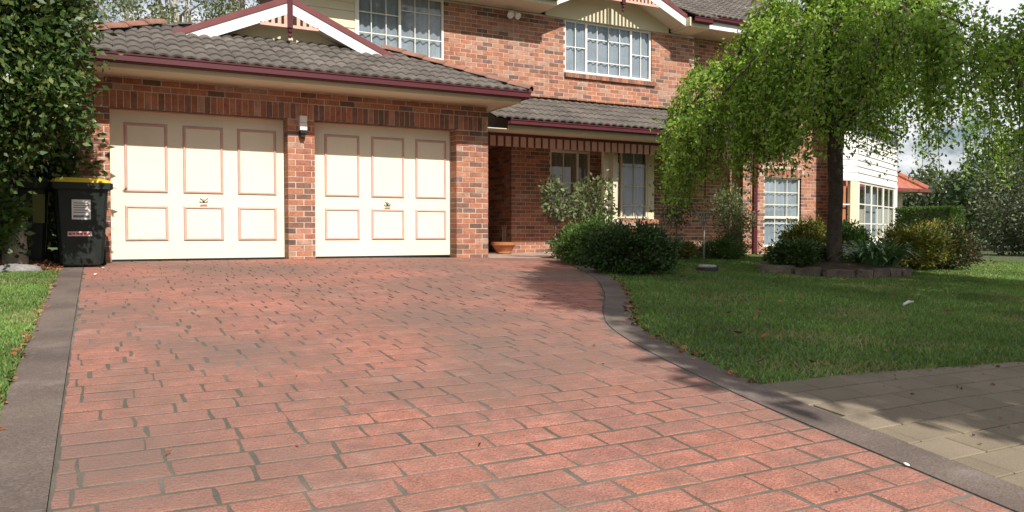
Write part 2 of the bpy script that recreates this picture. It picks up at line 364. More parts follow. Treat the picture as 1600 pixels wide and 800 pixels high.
ok = (Xg_ > xov) & (Yg_ > 3.24-.065*(Xg_-3.1)+rng.normal(0, .03, n)-.015) & (Xg_ < 1.95*Yg_+1) & ~((Yg_ > 12.0) & (Xg_ < 9.2)) & (Xg_ > .0+.45*Yg_)
blades('lawn_grass', Xg_[ok], Yg_[ok], .026, G_lawn, [.4, .33, .2, .07])
n = 90000; Y2 = 3.4+6.95*rng.random(n)**1.2; X2 = -.39-rng.random(n)*1.6+rng.normal(0, .012, n)
ok = X2 < -.375; blades('side_lawn_grass', X2[ok], Y2[ok], .026, G_lawn, [.3, .4, .25, .05])

# ------------------------------------------------------------------ the house
house = thing('brick_house', 'two storey brick house with cream double garage doors and grey tiled roofs', 'house', (6, 14, 0))
HX = np.array((6, 14, 0))
def hp(name, b_or_me, mats=None, parent=None, smooth=False, **k):
    """a part of the house; geometry is in world coordinates"""
    o = b_or_me.build(name, mats, None, smooth, **k); p = parent or house
    o.parent = p; o.matrix_parent_inverse = mpi(p); return o
from mathutils import Matrix
def mpi(p):
    M = Matrix.Identity(4); q = p
    while q is not None:
        M = Matrix.Translation(q.location) @ M if q.parent is None or True else M
        q = q.parent
    return M.inverted() if p is house else mat_of(p).inverted()
def mat_of(p):
    return Matrix.Translation(p.location) if p.parent is None else mat_of(p.parent) @ p.matrix_parent_inverse @ Matrix.Translation(p.location)

def panel(b, x0, x1, z0, z1, y0, y1, ops):
    xs = sorted({x0, x1, *[v for o in ops for v in o[:2] if x0 < v < x1]}); zs = sorted({z0, z1, *[v for o in ops for v in o[2:4] if z0 < v < z1]})
    for i in range(len(xs)-1):
        for j in range(len(zs)-1):
            cx, cz = (xs[i]+xs[i+1])/2, (zs[j]+zs[j+1])/2
            if not any(o[0] < cx < o[1] and o[2] < cz < o[3] for o in ops): b.box(xs[i], xs[i+1], y0, y1, zs[j], zs[j+1])
def courses(x0, x1, z0, z1, ops, phase=0):
    res = []; k = 0; z = z0
    while z < z1-.03:
        zt = min(z+.074, z1-.004); zm = (z+zt)/2; iv = [(x0, x1)]
        for o in ops:
            if o[2] < zm < o[3]:
                iv = [s for a, b in iv for s in ((a, min(b, o[0])), (max(a, o[1]), b)) if s[1]-s[0] > .03]
        x = math.floor(x0/.24)*.24-(.12 if (k+phase) % 2 else 0)
        for a, b in iv:
            # lay full bricks from the left jamb so piers bond neatly
            xx = a-(.12 if (k+phase) % 2 else 0)
            while xx < b-.012:
                p, q = max(xx, a), min(xx+.227, b); xx += .24
                if q-p > .035: res.append((p, q, z, zt, p <= a+.001 or q >= b-.001))
        z += .086; k += 1
    return res
def pick(): return random.choices(range(7), BRW)[0]
ALLB = MB()                 # every brick beyond the 300 largest
def lay(b, br, Y, m, dep=None):
    p, q, z, zt, e = br; d = dep or (.25 if e else .1); y0 = Y+random.uniform(-.0025, .0025)
    b.box(p, q, y0, y0+d, z, zt, m)

# garage front
YG = 12.04; GX0, GX1 = -.25, 5.89
D1 = (.175, 2.55); D2 = (2.955, 5.305); DT = 2.085
b = MB(); panel(b, GX0+.006, GX1-.006, -.3, 2.64, YG+.0045, YG+.11, [(D1[0]-.006, D1[1]+.006, -1, 2.09), (D2[0]-.006, D2[1]+.006, -1, 2.09)])
for (a, c) in ((GX0+.006, D1[0]-.006), (D1[1]+.006, D2[0]-.006), (D2[1]+.006, GX1-.006)): b.box(a, c, YG+.112, YG+.30, -.3, 2.505)
b.box(GX0+.02, GX0+.12, YG+.302, 14.4, -.3, 2.5); b.box(GX1-.12, GX1-.02, YG+.302, 16.9, -.3, 2.5)
gw = hp('garage_wall', b, M_mortar)
gb = courses(GX0, GX1, -.062, 2.085, [(D1[0], D1[1], -1, 3), (D2[0], D2[1], -1, 3)])
x = GX0
while x < GX1-.04:
    gb.append((x, min(x+.076, GX1), 2.090, 2.318, False)); x += .0862
gb += courses(GX0, GX1, 2.331, 2.51, [])
gb = sorted(gb, key=lambda r: (r[0]+r[1])/2*.45+abs(r[2]-1)*.1)
cache = {}; left_over = []
ng = 0
for br in gb:
    m = pick(); p, q, z, zt, e = br
    if br[3]-br[2] > .1: m = random.choices(range(7), (.25, .32, .12, .03, .16, .05, .07))[0]
    if ng < 299:
        key = (round(q-p, 3), round(zt-z, 3), e, m)
        if key not in cache:
            bb = MB(); bb.box(0, q-p, 0, .25 if e else .1, 0, zt-z); cache[key] = bb.mesh('brick', BR[m])
        o = link('brick', cache[key], gw, (p, YG+random.uniform(-.003, .003), z)); o.matrix_parent_inverse = mat_of(gw).inverted(); ng += 1
    else: lay(ALLB, br, YG, m)
# side return of the garage facing the entry
for br in courses(YG+.26, 16.8, -.062, 2.48, []):
    ALLB.box(GX1-.11, GX1-random.uniform(0, .004), br[0], br[1], br[2], br[3], pick())

# garage doors
def garage_door(x0, x1, cols, hx):
    Y = 12.32; b = MB(); b.box(x0+.004, x1-.004, Y, Y+.04, -.02, 2.088)
    d = hp('garage_door', b, M_door)
    for (a, c) in cols:
        for (z0, z1) in ((.26, .765), (.945, 1.925)):
            mb = MB(); t = .043; prof = lambda s: [(s, 0), (s, 0)]
            O = [(a, z0), (c, z0), (c, z1), (a, z1)]; M1 = [(a+.012, z0+.012), (c-.012, z0+.012), (c-.012, z1-.012), (a+.012, z1-.012)]
            M2 = [(a+t-.014, z0+t-.014), (c-t+.014, z0+t-.014), (c-t+.014, z1-t+.014), (a+t-.014, z1-t+.014)]; I = [(a+t, z0+t), (c-t, z0+t), (c-t, z1-t), (a+t, z1-t)]
            rings = [(O, Y), (M1, Y-.020), (M2, Y-.024), (I, Y-.006)]
            vs = [(p[0], yy, p[1]) for ring, yy in rings for p in ring]
            fs = [(r*4+i, r*4+(i+1) % 4, r*4+4+(i+1) % 4, r*4+4+i) for r in range(3) for i in range(4)]
            mb.add(vs, fs); hp('moulding', mb, M_mould, d)
            pb = MB(); pb.box(a+t-.002, c-t+.002, Y-.006, Y+.01, z0+t-.002, z1-t+.002); hp('door_panel', pb, M_door, d)
    mb = MB(); mb.box(hx-.018, hx+.018, Y-.012, Y, .80, .87); mb.tube([(hx, Y-.01, .845), (hx, Y-.05, .845)], .012, 8)
    mb.tube([(hx-.055, Y-.05, .875), (hx-.02, Y-.05, .85), (hx+.02, Y-.05, .85), (hx+.055, Y-.05, .88)], .010, 7)
    mb.tube([(hx-.05, Y-.03, .795), (hx+.05, Y-.03, .80)], .009, 7)
    hp('handle', mb, M_steel, d)
    mb = MB(); mb.box(x0, x1, Y-.05, Y+.05, 2.089, 2.10)
    hp('lintel', mb, M_batten, d)
    mb = MB(); mb.box(x0+.006, x1-.006, Y-.006, Y-.0005, -.021, .004); hp('foot_shadow', mb, M_tyre, d)  # dark strip stands in for the slight shadow along the door's foot
    return d
garage_door(*D1, [(.352, .915), (1.115, 1.67), (1.868, 2.435)], 1.39)
garage_door(*D2, [(3.17, 3.735), (3.925, 4.49), (4.68, 5.235)], 4.195)

# eaves of the garage
def gutter_x(name, x0, x1, yf, z0, z1):          # runs along X, front lip at yf
    b = MB(); h = z1-z0
    b.prism([(yf, z0+.015), (yf+.02, z0), (yf+.115, z0), (yf+.115, z1), (yf+.10, z1), (yf+.10, z0+.02), (yf+.03, z0+.02), (yf+.018, z1-.025), (yf+.006, z1), (yf-.008, z1), (yf-.008, z1-.02), (yf+.004, z1-.03)], 'x', x0, x1)
    return hp(name, b, M_maroon)
gutter_x('gutter', -.95, 6.28, 11.25, 2.56, 2.67)
b = MB(); b.box(6.165, 6.28, 11.366, 14.38, 2.562, 2.668); hp('gutter', b, M_maroon)
b = MB(); b.box(-.93, 6.16, 11.37, 11.395, 2.50, 2.66); b.box(6.14, 6.163, 11.396, 14.38, 2.50, 2.66); hp('fascia', b, M_cream)
b = MB(); b.box(-.93, 6.139, 11.396, 12.0365, 2.512, 2.53); b.box(GX1+.004, 6.139, 12.036, 14.38, 2.512, 2.53); hp('soffit', b, M_soffit)
b = MB(); b.box(-.95, -.93, 11.37, 14.4, 2.5, 2.66); b.box(-.93, GX0, 12.036, 14.4, 2.512, 2.53); hp('soffit', b, M_soffit)

# roof tiles: an S-shaped tile laid on a sloping plane
ROOF = MB(); TILE_N = [0]
def tile_mesh(b, ox, oy, oz, ux, vy, clipx=None, m=0, wave=.028, gauge=.33, w=.335, nseg=8):
    """ux: unit vector along the eave, vy: unit vector up the slope; clipx(v)->(lo,hi) along ux measured from the eave origin"""
    pass
def lay_roof(e0, U, V, wid, leng, clip, singles=0, parent=None, gauge=.33, tw=.335):
    """e0: eave origin, U along the eave, V up the slope (unit), Nn normal; clip(v)->(lo,hi)"""
    U = np.array(U, float); V = np.array(V, float); Nn = np.cross(U, V); Nn /= np.linalg.norm(Nn); e0 = np.array(e0, float)
    rows = int(leng/gauge)+1; cols = int(wid/tw)+1; cnt = 0
    for r in range(rows):
        v0 = r*gauge-.03; v1 = min((r+1)*gauge+.02, leng)
        for c in range(cols):
            u0 = c*tw; lo, hi = clip(max(0, (v0+v1)/2))
            if u0+tw < lo or u0 > hi or v1-v0 < .05: continue
            ns = 8; vs = []; fs = []; dz = random.uniform(-.003, .003); sk = random.uniform(-.004, .004)
            for (vv, lift, lohi) in ((v0, .030, clip(max(0, v0))), (v1, .004, clip(max(0, v1)))):
                for k in range(ns+1):
                    u = min(max(u0+tw*k/ns, lohi[0]), lohi[1]); ph = ((u0+tw*k/ns)/tw*2) % 1.0
                    h = .032*abs(math.sin(math.pi*ph))**.8
                    vs.append(e0+U*(u+sk)+V*vv+Nn*(h+lift+dz))
            for k in range(ns+1): vs.append(np.array(vs[k])-Nn*.028)
            for k in range(ns): fs += [(k, k+1, ns+2+k, ns+1+k), (2*ns+2+k, 2*ns+3+k, k+1, k)]
            m = random.choices(range(3), (.4, .35, .25))[0]
            if cnt < singles:
                b = MB(); b.add(vs, fs); o = b.build('roof_tile', M_tile[m], None, True); o.parent = parent; o.matrix_parent_inverse = mat_of(parent).inverted(); cnt += 1
                o.data.set_sharp_from_angle(angle=R(50))
            else: ROOF.add(vs, fs, m)
    return cnt
PT = .45; cs = 1/math.sqrt(1+PT*PT)
b = MB()   # roofing under the garage tiles
b.add([(-.95, 11.30, 2.655), (6.28, 11.30, 2.655), (4.33, 13.25, 3.53), (1.0, 13.25, 3.53)], [(0, 1, 2, 3)])
b.add([(6.28, 11.30, 2.655), (6.28, 14.38, 2.655), (3.2, 14.38, 4.0)], [(0, 1, 2)])
b.add([(-.95, 11.30, 2.655), (2.15, 14.38, 4.0), (-.95, 14.38, 2.655)], [(0, 1, 2)])
groof = hp('roof', b, M_tile[2])
fclip = lambda v: (max(0, v*cs), 7.23-max(0, v*cs))
ntile = lay_roof((-.95, 11.285, 2.668), (1, 0, 0), (0, cs, PT*cs), 7.23, 2.05, fclip, 290, groof)
lay_roof((6.28, 11.3, 2.668), (0, 1, 0), (-cs, 0, PT*cs), 3.08, 2.6, lambda v: (max(0, v*cs), 3.06))
lay_roof((-.95, 14.38, 2.668), (0, -1, 0), (cs, 0, PT*cs), 3.08, 2.6, lambda v: (0, 3.06-max(0, v*cs)))
def ridge_caps(p0, p1, m, name='ridge_cap', n=None, parent=None, r=.105):
    p0, p1 = np.array(p0, float), np.array(p1, float); Ld = np.linalg.norm(p1-p0); n = n or max(1, int(Ld/.36)); t = (p1-p0)/Ld
    sd = np.cross(t, (0, 0, 1)); sd /= np.linalg.norm(sd); up = np.cross(sd, t)
    for i in range(n):
        b = MB(); vs = []; a0, a1 = p0+t*(Ld*i/n-.03), p0+t*(Ld*(i+1)/n+.0)
        for (q, rr, lift) in ((a0, r*1.08, .012), (a1, r*.92, 0)):
            for k in range(7):
                th = math.pi*(k/6); vs.append(q+sd*rr*1.05*math.cos(th)+up*(rr*.72*math.sin(th)+lift))
        vs += [v-up*.022 for v in vs[:7]]
        fs = [(k, k+1, 8+k, 7+k) for k in range(6)]+[(14+k, 15+k, k+1, k) for k in range(6)]
        b.add(vs, fs); hp(name, b, m, parent, True)
ridge_caps((-.95, 11.30, 2.70), (.93, 13.18, 3.565), M_terra, parent=groof)
ridge_caps((6.28, 11.30, 2.70), (4.42, 13.16, 3.555), M_terra, parent=groof)

# gables: barge boards, fretwork battens, finial, cream infill
def gable(cx, hw, zend, slope, Yb, Yw, zwall, rail_z, fin_bot, tiles=True):
    apex = zend+slope*hw
    for s in (-1, 1):
        b = MB(); xe = cx+s*hw
        P = lambda t, o: (cx+s*hw*(1-t), zend+slope*hw*t+o)
        b.prism([P(0, -.10), P(1, -.10), P(1, -.275), P(0, -.275)], 'y', Yb, Yb+.03); hp('barge_board', b, M_white)
        b = MB(); b.prism([P(-.02, 0), P(1, 0), P(1, -.098), P(-.02, -.098)], 'y', Yb-.015, Yb+.12); hp('capping', b, M_capping)
        b = MB(); b.prism([P(0, -.235), P(1, -.235), P(1, -.255), P(0, -.255)], 'y', Yb+.032, Yw); hp('soffit', b, M_soffit)
        b = MB(); b.prism([P(-.01, -.02), P(1, -.02), P(1, -.09), P(-.01, -.09)], 'y', Yb+.122, Yw+1.3); hp('roof', b, M_tile[0])
    # infill wall
    zi = lambda x: zend-.25+slope*(hw-abs(x-cx))
    b = MB(); b.prism([(cx-hw+.12, zwall), (cx+hw-.12, zwall), (cx+hw-.12, max(zwall+.002, zi(cx+hw-.12))), (cx, zi(cx)), (cx-hw+.12, max(zwall+.002, zi(cx+hw-.12)))], 'y', Yw, Yw+.05); hp('gable_wall', b, M_cream)
    # fretwork
    zb = lambda x: zend-.275+slope*(hw-abs(x-cx))
    re = hw-(rail_z-(zend-.275))/slope
    b = MB(); b.box(cx-re, cx+re, Yb, Yb+.045, rail_z-.025, rail_z+.02); hp('rail', b, M_batten)
    x = cx-re+.10
    while x < cx+re-.06:
        if abs(x-cx) > .05:
            t = zb(x)+.02
            if t > rail_z+.03:
                b = MB(); b.box(x-.026, x+.026, Yb+.002, Yb+.042, rail_z+.02, t); hp('batten', b, M_batten)
        x += .098
    b = MB(); b.box(cx-.04, cx+.04, Yb-.04, Yb+.045, fin_bot+.13, apex+.05)
    b.lathe([(0, fin_bot-.03), (.018, fin_bot-.022), (.03, fin_bot), (.02, fin_bot+.03), (.014, fin_bot+.045), (.034, fin_bot+.07), (.036, fin_bot+.1), (.02, fin_bot+.12), (.035, fin_bot+.13)], cx, Yb, 12)
    hp('finial', b, M_maroon)
gable(2.745, 1.83, 3.31, .44, 12.73, 13.02, 3.33, 3.64, 3.475)
gable(10.0, 1.745, 5.25, .445, 13.88, 14.37, 4.925, 5.325, 5.11)

# upper storey
YU = 14.4
W1 = (4.33, 6.07, 3.75, 4.93); W3 = (8.87, 11.17, 3.81, 4.925)
b = MB(); panel(b, 4.325, 12.4, 2.45, 4.94, YU+.0045, YU+.12, [W1, (W3[0]-.003, W3[1]+.003, W3[2], W3[3])])
b.box(2.9, 4.32, YU+.06, YU+.12, 2.45, 4.94)
uw = hp('upper_wall', b, M_mortar)
for br in courses(6.08, 12.4, 3.02, 4.92, [(W3[0], W3[1], 3.69, 5)]): lay(ALLB, br, YU, pick(), .11 if br[4] else .1)
for br in courses(4.33, 6.07, 3.1, 3.66, []): lay(ALLB, br, YU, pick())
b = MB()
for k in range(9): 
    z0 = 3.55+k*.155; b.prism([(YU-.004, z0), (YU+.05, z0), (YU+.05, z0+.155), (YU+.012, z0+.155)], 'x', 2.9, 4.29)
hp('cladding', b, M_cream)
b = MB(); b.box(4.292, 4.328, YU-.012, YU+.08, 3.5, 4.94); b.box(4.33, 6.07, YU-.006, YU+.06, 3.665, 3.748); hp('trim', b, M_frame)

def window(x0, x1, z0, z1, Y, muls, bars_v, bars_h, fm=M_frame, cur=M_curtain, curtain=True, fw=.042, bw=.0085, cgap=.05, parent=None, rec=.05, cover=((0, 1),)):
    """frame with mullions at muls; bars_v: x positions; bars_h: (xa,xb,z)"""
    b = MB(); y0, y1 = Y+rec-.03, Y+rec+.03
    b.box(x0, x1, y0, y1, z0, z0+fw); b.box(x0, x1, y0, y1, z1-fw, z1); b.box(x0, x0+fw, y0, y1, z0+fw, z1-fw); b.box(x1-fw, x1, y0, y1, z0+fw, z1-fw)
    for mx_ in muls: b.box(mx_-fw*.55, mx_+fw*.55, y0-.004, y1, z0+fw, z1-fw)
    wdw = hp('window', b, fm, parent); edges = [x0+fw]+sorted(muls)+[x1-fw]
    for i in range(len(edges)-1):
        a = edges[i]+(fw*.55 if i else 0); c = edges[i+1]-(fw*.55 if i < len(edges)-2 else 0)
        p = MB(); tl = random.uniform(-.003, .003)
        p.add([(a, y0+.03+tl, z0+fw), (c, y0+.03-tl, z0+fw), (c, y0+.03-tl, z1-fw), (a, y0+.03+tl, z1-fw)], [(0, 1, 2, 3)]); hp('pane', p, M_glass, wdw)
    for xv, za, zb in bars_v:
        p = MB(); p.box(xv-bw, xv+bw, y0+.012, y0+.026, za, zb); hp('glazing_bar', p, fm, wdw)
    for xa, xb, zz in bars_h:
        p = MB(); p.box(xa, xb, y0+.010, y0+.024, zz-bw, zz+bw); hp('glazing_bar', p, fm, wdw)
    if curtain:
        for (f0, f1) in cover:
            n = 60; p = MB(); vs = []; ca, cb = x0+(x1-x0)*f0, x0+(x1-x0)*f1
            for zz in (z0-.02, z1+.02):
                for k in range(n+1):
                    xx = ca+(cb-ca)*k/n; vs.append((xx, Y+rec+cgap+.022*math.sin(xx*38+math.sin(xx*11)), zz))
            p.add(vs, [(k, k+1, n+2+k, n+1+k) for k in range(n)]); hp('curtain', p, cur, wdw, True)
    p = MB(); p.add([(x0-.05, Y+1.2, z0-.05), (x1+.05, Y+1.2, z0-.05), (x1+.05, Y+1.2, z1+.05), (x0-.05, Y+1.2, z1+.05)], [(0, 1, 2, 3)]); hp('room_shade', p, M_room, wdw)  # dark sheet behind the glass, its colour gives the unlit room's shade
    return wdw
za, zb = 3.795, 4.885
window(*W1, YU, [5.17], [(4.61, za, zb), (4.90, za, zb), (5.48, za, zb), (5.77, za, zb)], [(4.375, 5.145, 4.12), (4.375, 5.145, 4.50), (5.195, 6.025, 4.12), (5.195, 6.025, 4.62)], rec=.02, cover=((0, 1),))
za, zb = 3.855, 4.88
window(*W3, YU, [9.43, 10.62], [(9.16, za, zb), (9.72, za, zb), (10.02, za, zb), (10.32, za, zb), (10.9, za, zb)], [(8.915, 9.405, 4.36), (9.455, 10.595, 4.10), (9.455, 10.595, 4.58), (10.645, 11.125, 4.36)], fm=M_white, rec=.07, cgap=.03)
# brick-on-edge sill
x = 8.85
while x < 11.2:
    m = random.choices(range(7), (.2, .25, .05, .05, .3, .1, .05))[0]
    ALLB.prism([(YU-.055, 3.69), (YU+.1, 3.69), (YU+.1, 3.83), (YU-.055, 3.775)], 'x', x, x+.076, m); x += .0862
b = MB(); b.box(8.85, 11.22, YU-.045, YU+.05, 3.694, 3.765); hp('sill', b, M_mortar)
# upper eave
for (a, c) in ((2.4, 8.26), (11.74, 12.26)):
    gutter_x('gutter', a, c, 13.60, 5.04, 5.15)
    b = MB(); b.box(a, c, 13.72, 13.745, 4.945, 5.14); hp('fascia', b, M_cream)
    b = MB(); b.box(a, c, 13.747, 14.42, 4.95, 4.965); hp('soffit', b, M_soffit)
for xa in (8.262, 11.70):
    b = MB(); b.box(xa, xa+.036, 13.73, 14.40, 4.968, 5.16); hp('fascia', b, M_cream)
# wing with taller eave on the far side of the porch
b = MB(); b.box(12.49, 19.2, 13.98, 14.005, 5.05, 5.215); hp('fascia', b, M_white)
gutter_x('gutter', 12.40, 19.2, 13.87, 5.22, 5.31)
b = MB(); b.box(12.49, 19.2, 14.006, 14.9, 5.075, 5.09); hp('soffit', b, M_soffit)
YW = 14.8; W5 = (15.10, 16.40, .02, 1.80)
b = MB(); panel(b, 14.356, 17.6, -.4, 5.08, YW+.0045, YW+.12, [W5]); b.box(12.41, 14.355, YW+.0045, YW+.12, 2.4, 5.08); b.box(14.356, 14.45, YW+.121, 15.4, -.4, 2.6)
hp('wing_wall', b, M_mortar)
wb = courses(14.35, 17.6, -.32, 4.9, [W5[:3]+(1.80,)])
wb = [r for r in wb if not (W5[0]-.05 < (r[0]+r[1])/2 < W5[1]+.05 and 1.8 < r[3] and r[2] < 2.03)]
for br in wb: lay(ALLB, br, YW, pick(), .11)
x = W5[0]-.04
while x < W5[1]+.02: ALLB.box(x, x+.076, YW-.002, YW+.09, 1.815, 2.02, random.choice((0, 1, 2, 4))); x += .0862
for br in courses(12.41, 14.35, 2.6, 5.05, []): lay(ALLB, br, YW, pick())
window(*W5, YW, [], [(15.53, .06, 1.76), (15.96, .06, 1.76)], [(15.145, 16.355, 1.42), (15.145, 16.355, 1.10), (15.145, 16.355, .62)], rec=.09, cover=((0, 1),))
b = MB(); b.box(15.145, 16.355, YW+.055, YW+.10, .74, .80); hp('meeting_rail', b, M_frame)
# downpipe
b = MB(); b.box(14.66, 14.78, YW-.075, YW-.004, -.22, 2.45); b.box(14.64, 14.80, YW-.08, YW-.002, .9, .93); b.box(14.64, 14.80, YW-.08, YW-.002, 2.0, 2.03); hp('downpipe', b, M_maroon)
# main roof
b = MB(); b.add([(11.76, 13.62, 5.14), (12.4, 13.62, 5.14), (12.4, 14.43, 5.569), (11.76, 14.43, 5.569)], [(0, 1, 2, 3)])
b.add([(6.0, 13.62, 5.14), (8.24, 13.62, 5.14), (8.24, 14.43, 5.569), (6.467, 14.43, 5.569)], [(0, 1, 2, 3)])
b.add([(6.467, 14.43, 5.569), (12.4, 14.43, 5.569), (12.4, 19.0, 7.99), (9.1, 19.0, 7.99)], [(0, 1, 2, 3)])
b.add([(2.4, 13.62, 5.12), (7.9, 13.62, 5.12), (7.9, 15.26, 5.97), (3.3, 15.26, 5.97)], [(0, 1, 2, 3)]); b.add([(2.4, 13.62, 5.12), (3.3, 15.26, 5.97), (2.4, 16.5, 5.12)], [(0, 1, 2)])
b.add([(2.4, 16.5, 5.12), (3.3, 15.26, 5.97), (7.9, 15.26, 5.97), (7.9, 16.5, 5.12)], [(0, 1, 2, 3)])
b.add([(12.401, 13.9, 5.30), (19.2, 13.9, 5.30), (16.2, 19.02, 7.99), (12.401, 19.02, 7.99)], [(0, 1, 2, 3)])
b.add([(19.2, 13.9, 5.30), (19.2, 24.0, 5.3), (16.2, 19.02, 7.99)], [(0, 1, 2)])
b.add([(6.0, 13.62, 5.14), (9.1, 19.0, 7.99), (6.0, 24.0, 5.14)], [(0, 1, 2)])
b.add([(6.0, 24, 5.14), (9.1, 19.0, 7.99), (16.2, 19.02, 7.99), (19.2, 24, 5.3)], [(0, 1, 2, 3)])
hp('main_roof', b, M_tile[2])
PT2 = .53; c2 = 1/math.sqrt(1+PT2**2)
lay_roof((8.0, 13.62, 5.16), (1, 0, 0), (0, c2, PT2*c2), 4.4, 6.0, lambda v: (3.74 if v < .95 else (2.9 if v < 1.5 else (2.2 if v < 2.2 else 0)), 4.4))
lay_roof((6.0, 13.62, 5.16), (1, 0, 0), (0, c2, PT2*c2), 2.24, 6.0, lambda v: (max(0, v)*.51, 2.2))
lay_roof((2.4, 13.62, 5.13), (1, 0, 0), (0, c2, PT2*c2), 4.6, 1.84, lambda v: (max(0, v)*.48, 3.75+max(0, v)*.45))
ridge_caps((3.3, 15.26, 6.02), (7.1, 15.26, 6.02), M_terra); ridge_caps((6.02, 13.64, 5.22), (9.1, 18.98, 8.05), M_terra)
lay_roof((12.42, 13.9, 5.32), (1, 0, 0), (0, c2, PT2*c2), 6.8, 5.75, lambda v: (0, 6.78-max(0, v)*.52))
ridge_caps((19.2, 13.92, 5.36), (16.25, 19.0, 8.05), M_terra); ridge_caps((16.25, 19.0, 8.05), (9.1, 19.0, 8.05), M_terra)
# porch
b = MB(); b.add([(6.45, 12.88, 2.47), (14.3, 12.88, 2.47), (14.3, 14.39, 3.17), (6.45, 14.39, 3.17)], [(0, 1, 2, 3)])
hp('porch_roof', b, M_tile[2])
PT3 = .465; c3 = 1/math.sqrt(1+PT3**2)
lay_roof((6.45, 12.87, 2.48), (1, 0, 0), (0, c3, PT3*c3), 7.85, 1.52, lambda v: (0, 7.85))
b = MB(); b.add([(6.45, 14.25, 3.20), (14.3, 14.25, 3.20), (14.3, 14.385, 3.235), (6.45, 14.385, 3.235)], [(0, 1, 2, 3)]); hp('flashing', b, M_terra)
gutter_x('gutter', 6.72, 14.25, 12.80, 2.36, 2.46)
b = MB(); b.box(6.74, 14.25, 12.92, 12.945, 2.29, 2.45); hp('fascia', b, M_cream)
b = MB(); b.box(6.0, 14.3, 12.947, 13.38, 2.285, 2.30); hp('soffit', b, M_soffit)
b = MB(); b.box(5.9, 14.3, 13.38, 15.19, 2.30, 2.32); hp('ceiling', b, M_soffit)
# valance: maroon rails, pink slats
YV = 13.46
b = MB(); b.box(5.93, 14.3, YV, YV+.05, 2.23, 2.285); hp('valance_rail', b, M_capping)
b = MB(); b.box(5.93, 14.3, YV+.02, YV+.04, 2.04, 2.229); hp('valance_board', b, M_capping)
x = 5.97
while x < 14.2:
    b = MB(); b.box(x, x+.115, YV-.004, YV+.018, 2.035, 2.228); hp('valance_slat', b, M_batten); x += .165
# posts and low pier
for (px_, wd) in ((9.52, .10), (9.76, .12)):
    b = MB(); b.box(px_-wd/2, px_+wd/2, 13.80, 13.80+wd, .60, 2.299); b.box(px_-wd/2-.02, px_+wd/2+.02, 13.78, 13.82+wd, .60, .66); hp('post', b, M_cream)
b = MB(); b.box(9.36, 10.24, 13.71, 13.99, -.2, .52); pier = hp('pier', b, M_mortar)
for br in courses(9.35, 10.25, -.19, .52, []): lay(ALLB, br, 13.70, pick())
b = MB(); b.box(9.30, 10.30, 13.66, 14.03, .522, .60); hp('pier_cap', b, M_slab)
# porch wall and windows
YP = 15.2; W2 = (8.98, 10.05, .73, 2.22)
b = MB(); panel(b, 8.006, 14.36, -.3, 2.5, YP+.0045, YP+.12, [W2]); b.box(8.006, 8.10, YP+.121, 16.8, -.3, 2.5); b.box(5.9, 8.0, 16.81, 16.9, -.3, 2.5)
hp('porch_wall', b, M_mortar)
for br in courses(8.0, 14.35, -.15, 2.30, [W2[:2]+(.63, 2.3)]): lay(ALLB, br, YP, random.choices(range(7), (.15, .35, .08, .02, .2, .12, .08))[0], .11 if br[4] else .1)
for br in courses(5.9, 8.0, -.15, 2.30, []): lay(ALLB, br, 16.80, random.choices(range(7), (.15, .35, .08, .02, .2, .12, .08))[0])
for br in courses(YP+.1, 16.8, -.15, 2.3, []): ALLB.box(7.997, 8.09, br[0], br[1], br[2], br[3], pick())
x = 8.94
while x < 10.08: ALLB.box(x, x+.076, YP-.045, YP+.08, .60, .715, random.choice((1, 4, 5, 6))); x += .0862
window(*W2, YP, [9.72], [(9.35, .78, 2.17)], [(9.025, 9.7, 1.5)], cur=M_curtwarm, cover=((0, 1),))
# box bay window standing forward of the porch wall
YB = 14.45; W4 = (10.12, 11.12, .70, 2.20)
b = MB(); b.box(10.08, 11.32, YB+.0045, 15.19, -.3, .58); bay = hp('bay_base', b, M_mortar)
for br in courses(10.07, 11.33, -.25, .56, []): lay(ALLB, br, YB, random.choices(range(7), (.35, .2, .3, .05, .05, .02, .03))[0])
x = 10.03
while x < 11.36: ALLB.prism([(YB-.05, .575), (YB+.1, .575), (YB+.1, .69), (YB-.05, .66)], 'x', x, x+.076, random.choice((0, 0, 2, 1))); x += .0862
b = MB(); b.box(10.03, 11.36, YB+.05, 15.19, .58, .68); hp('bay_sill', b, M_cream)
for q in ((11.13, 11.31, YB+.02, YB+.16), (10.03, 10.11, YB+.02, YB+.16), (11.22, 11.30, YB+.162, 15.19)):
    b = MB(); b.box(*q, .685, 2.298); hp('bay_post', b, M_cream)
window(*W4, YB, [10.40], [(10.75, .745, 2.155)], [(10.165, 10.38, 1.42), (10.42, 11.075, 1.42), (10.42, 11.075, .98), (10.42, 11.075, 1.86)], cover=((.3, 1),), fm=M_cream)

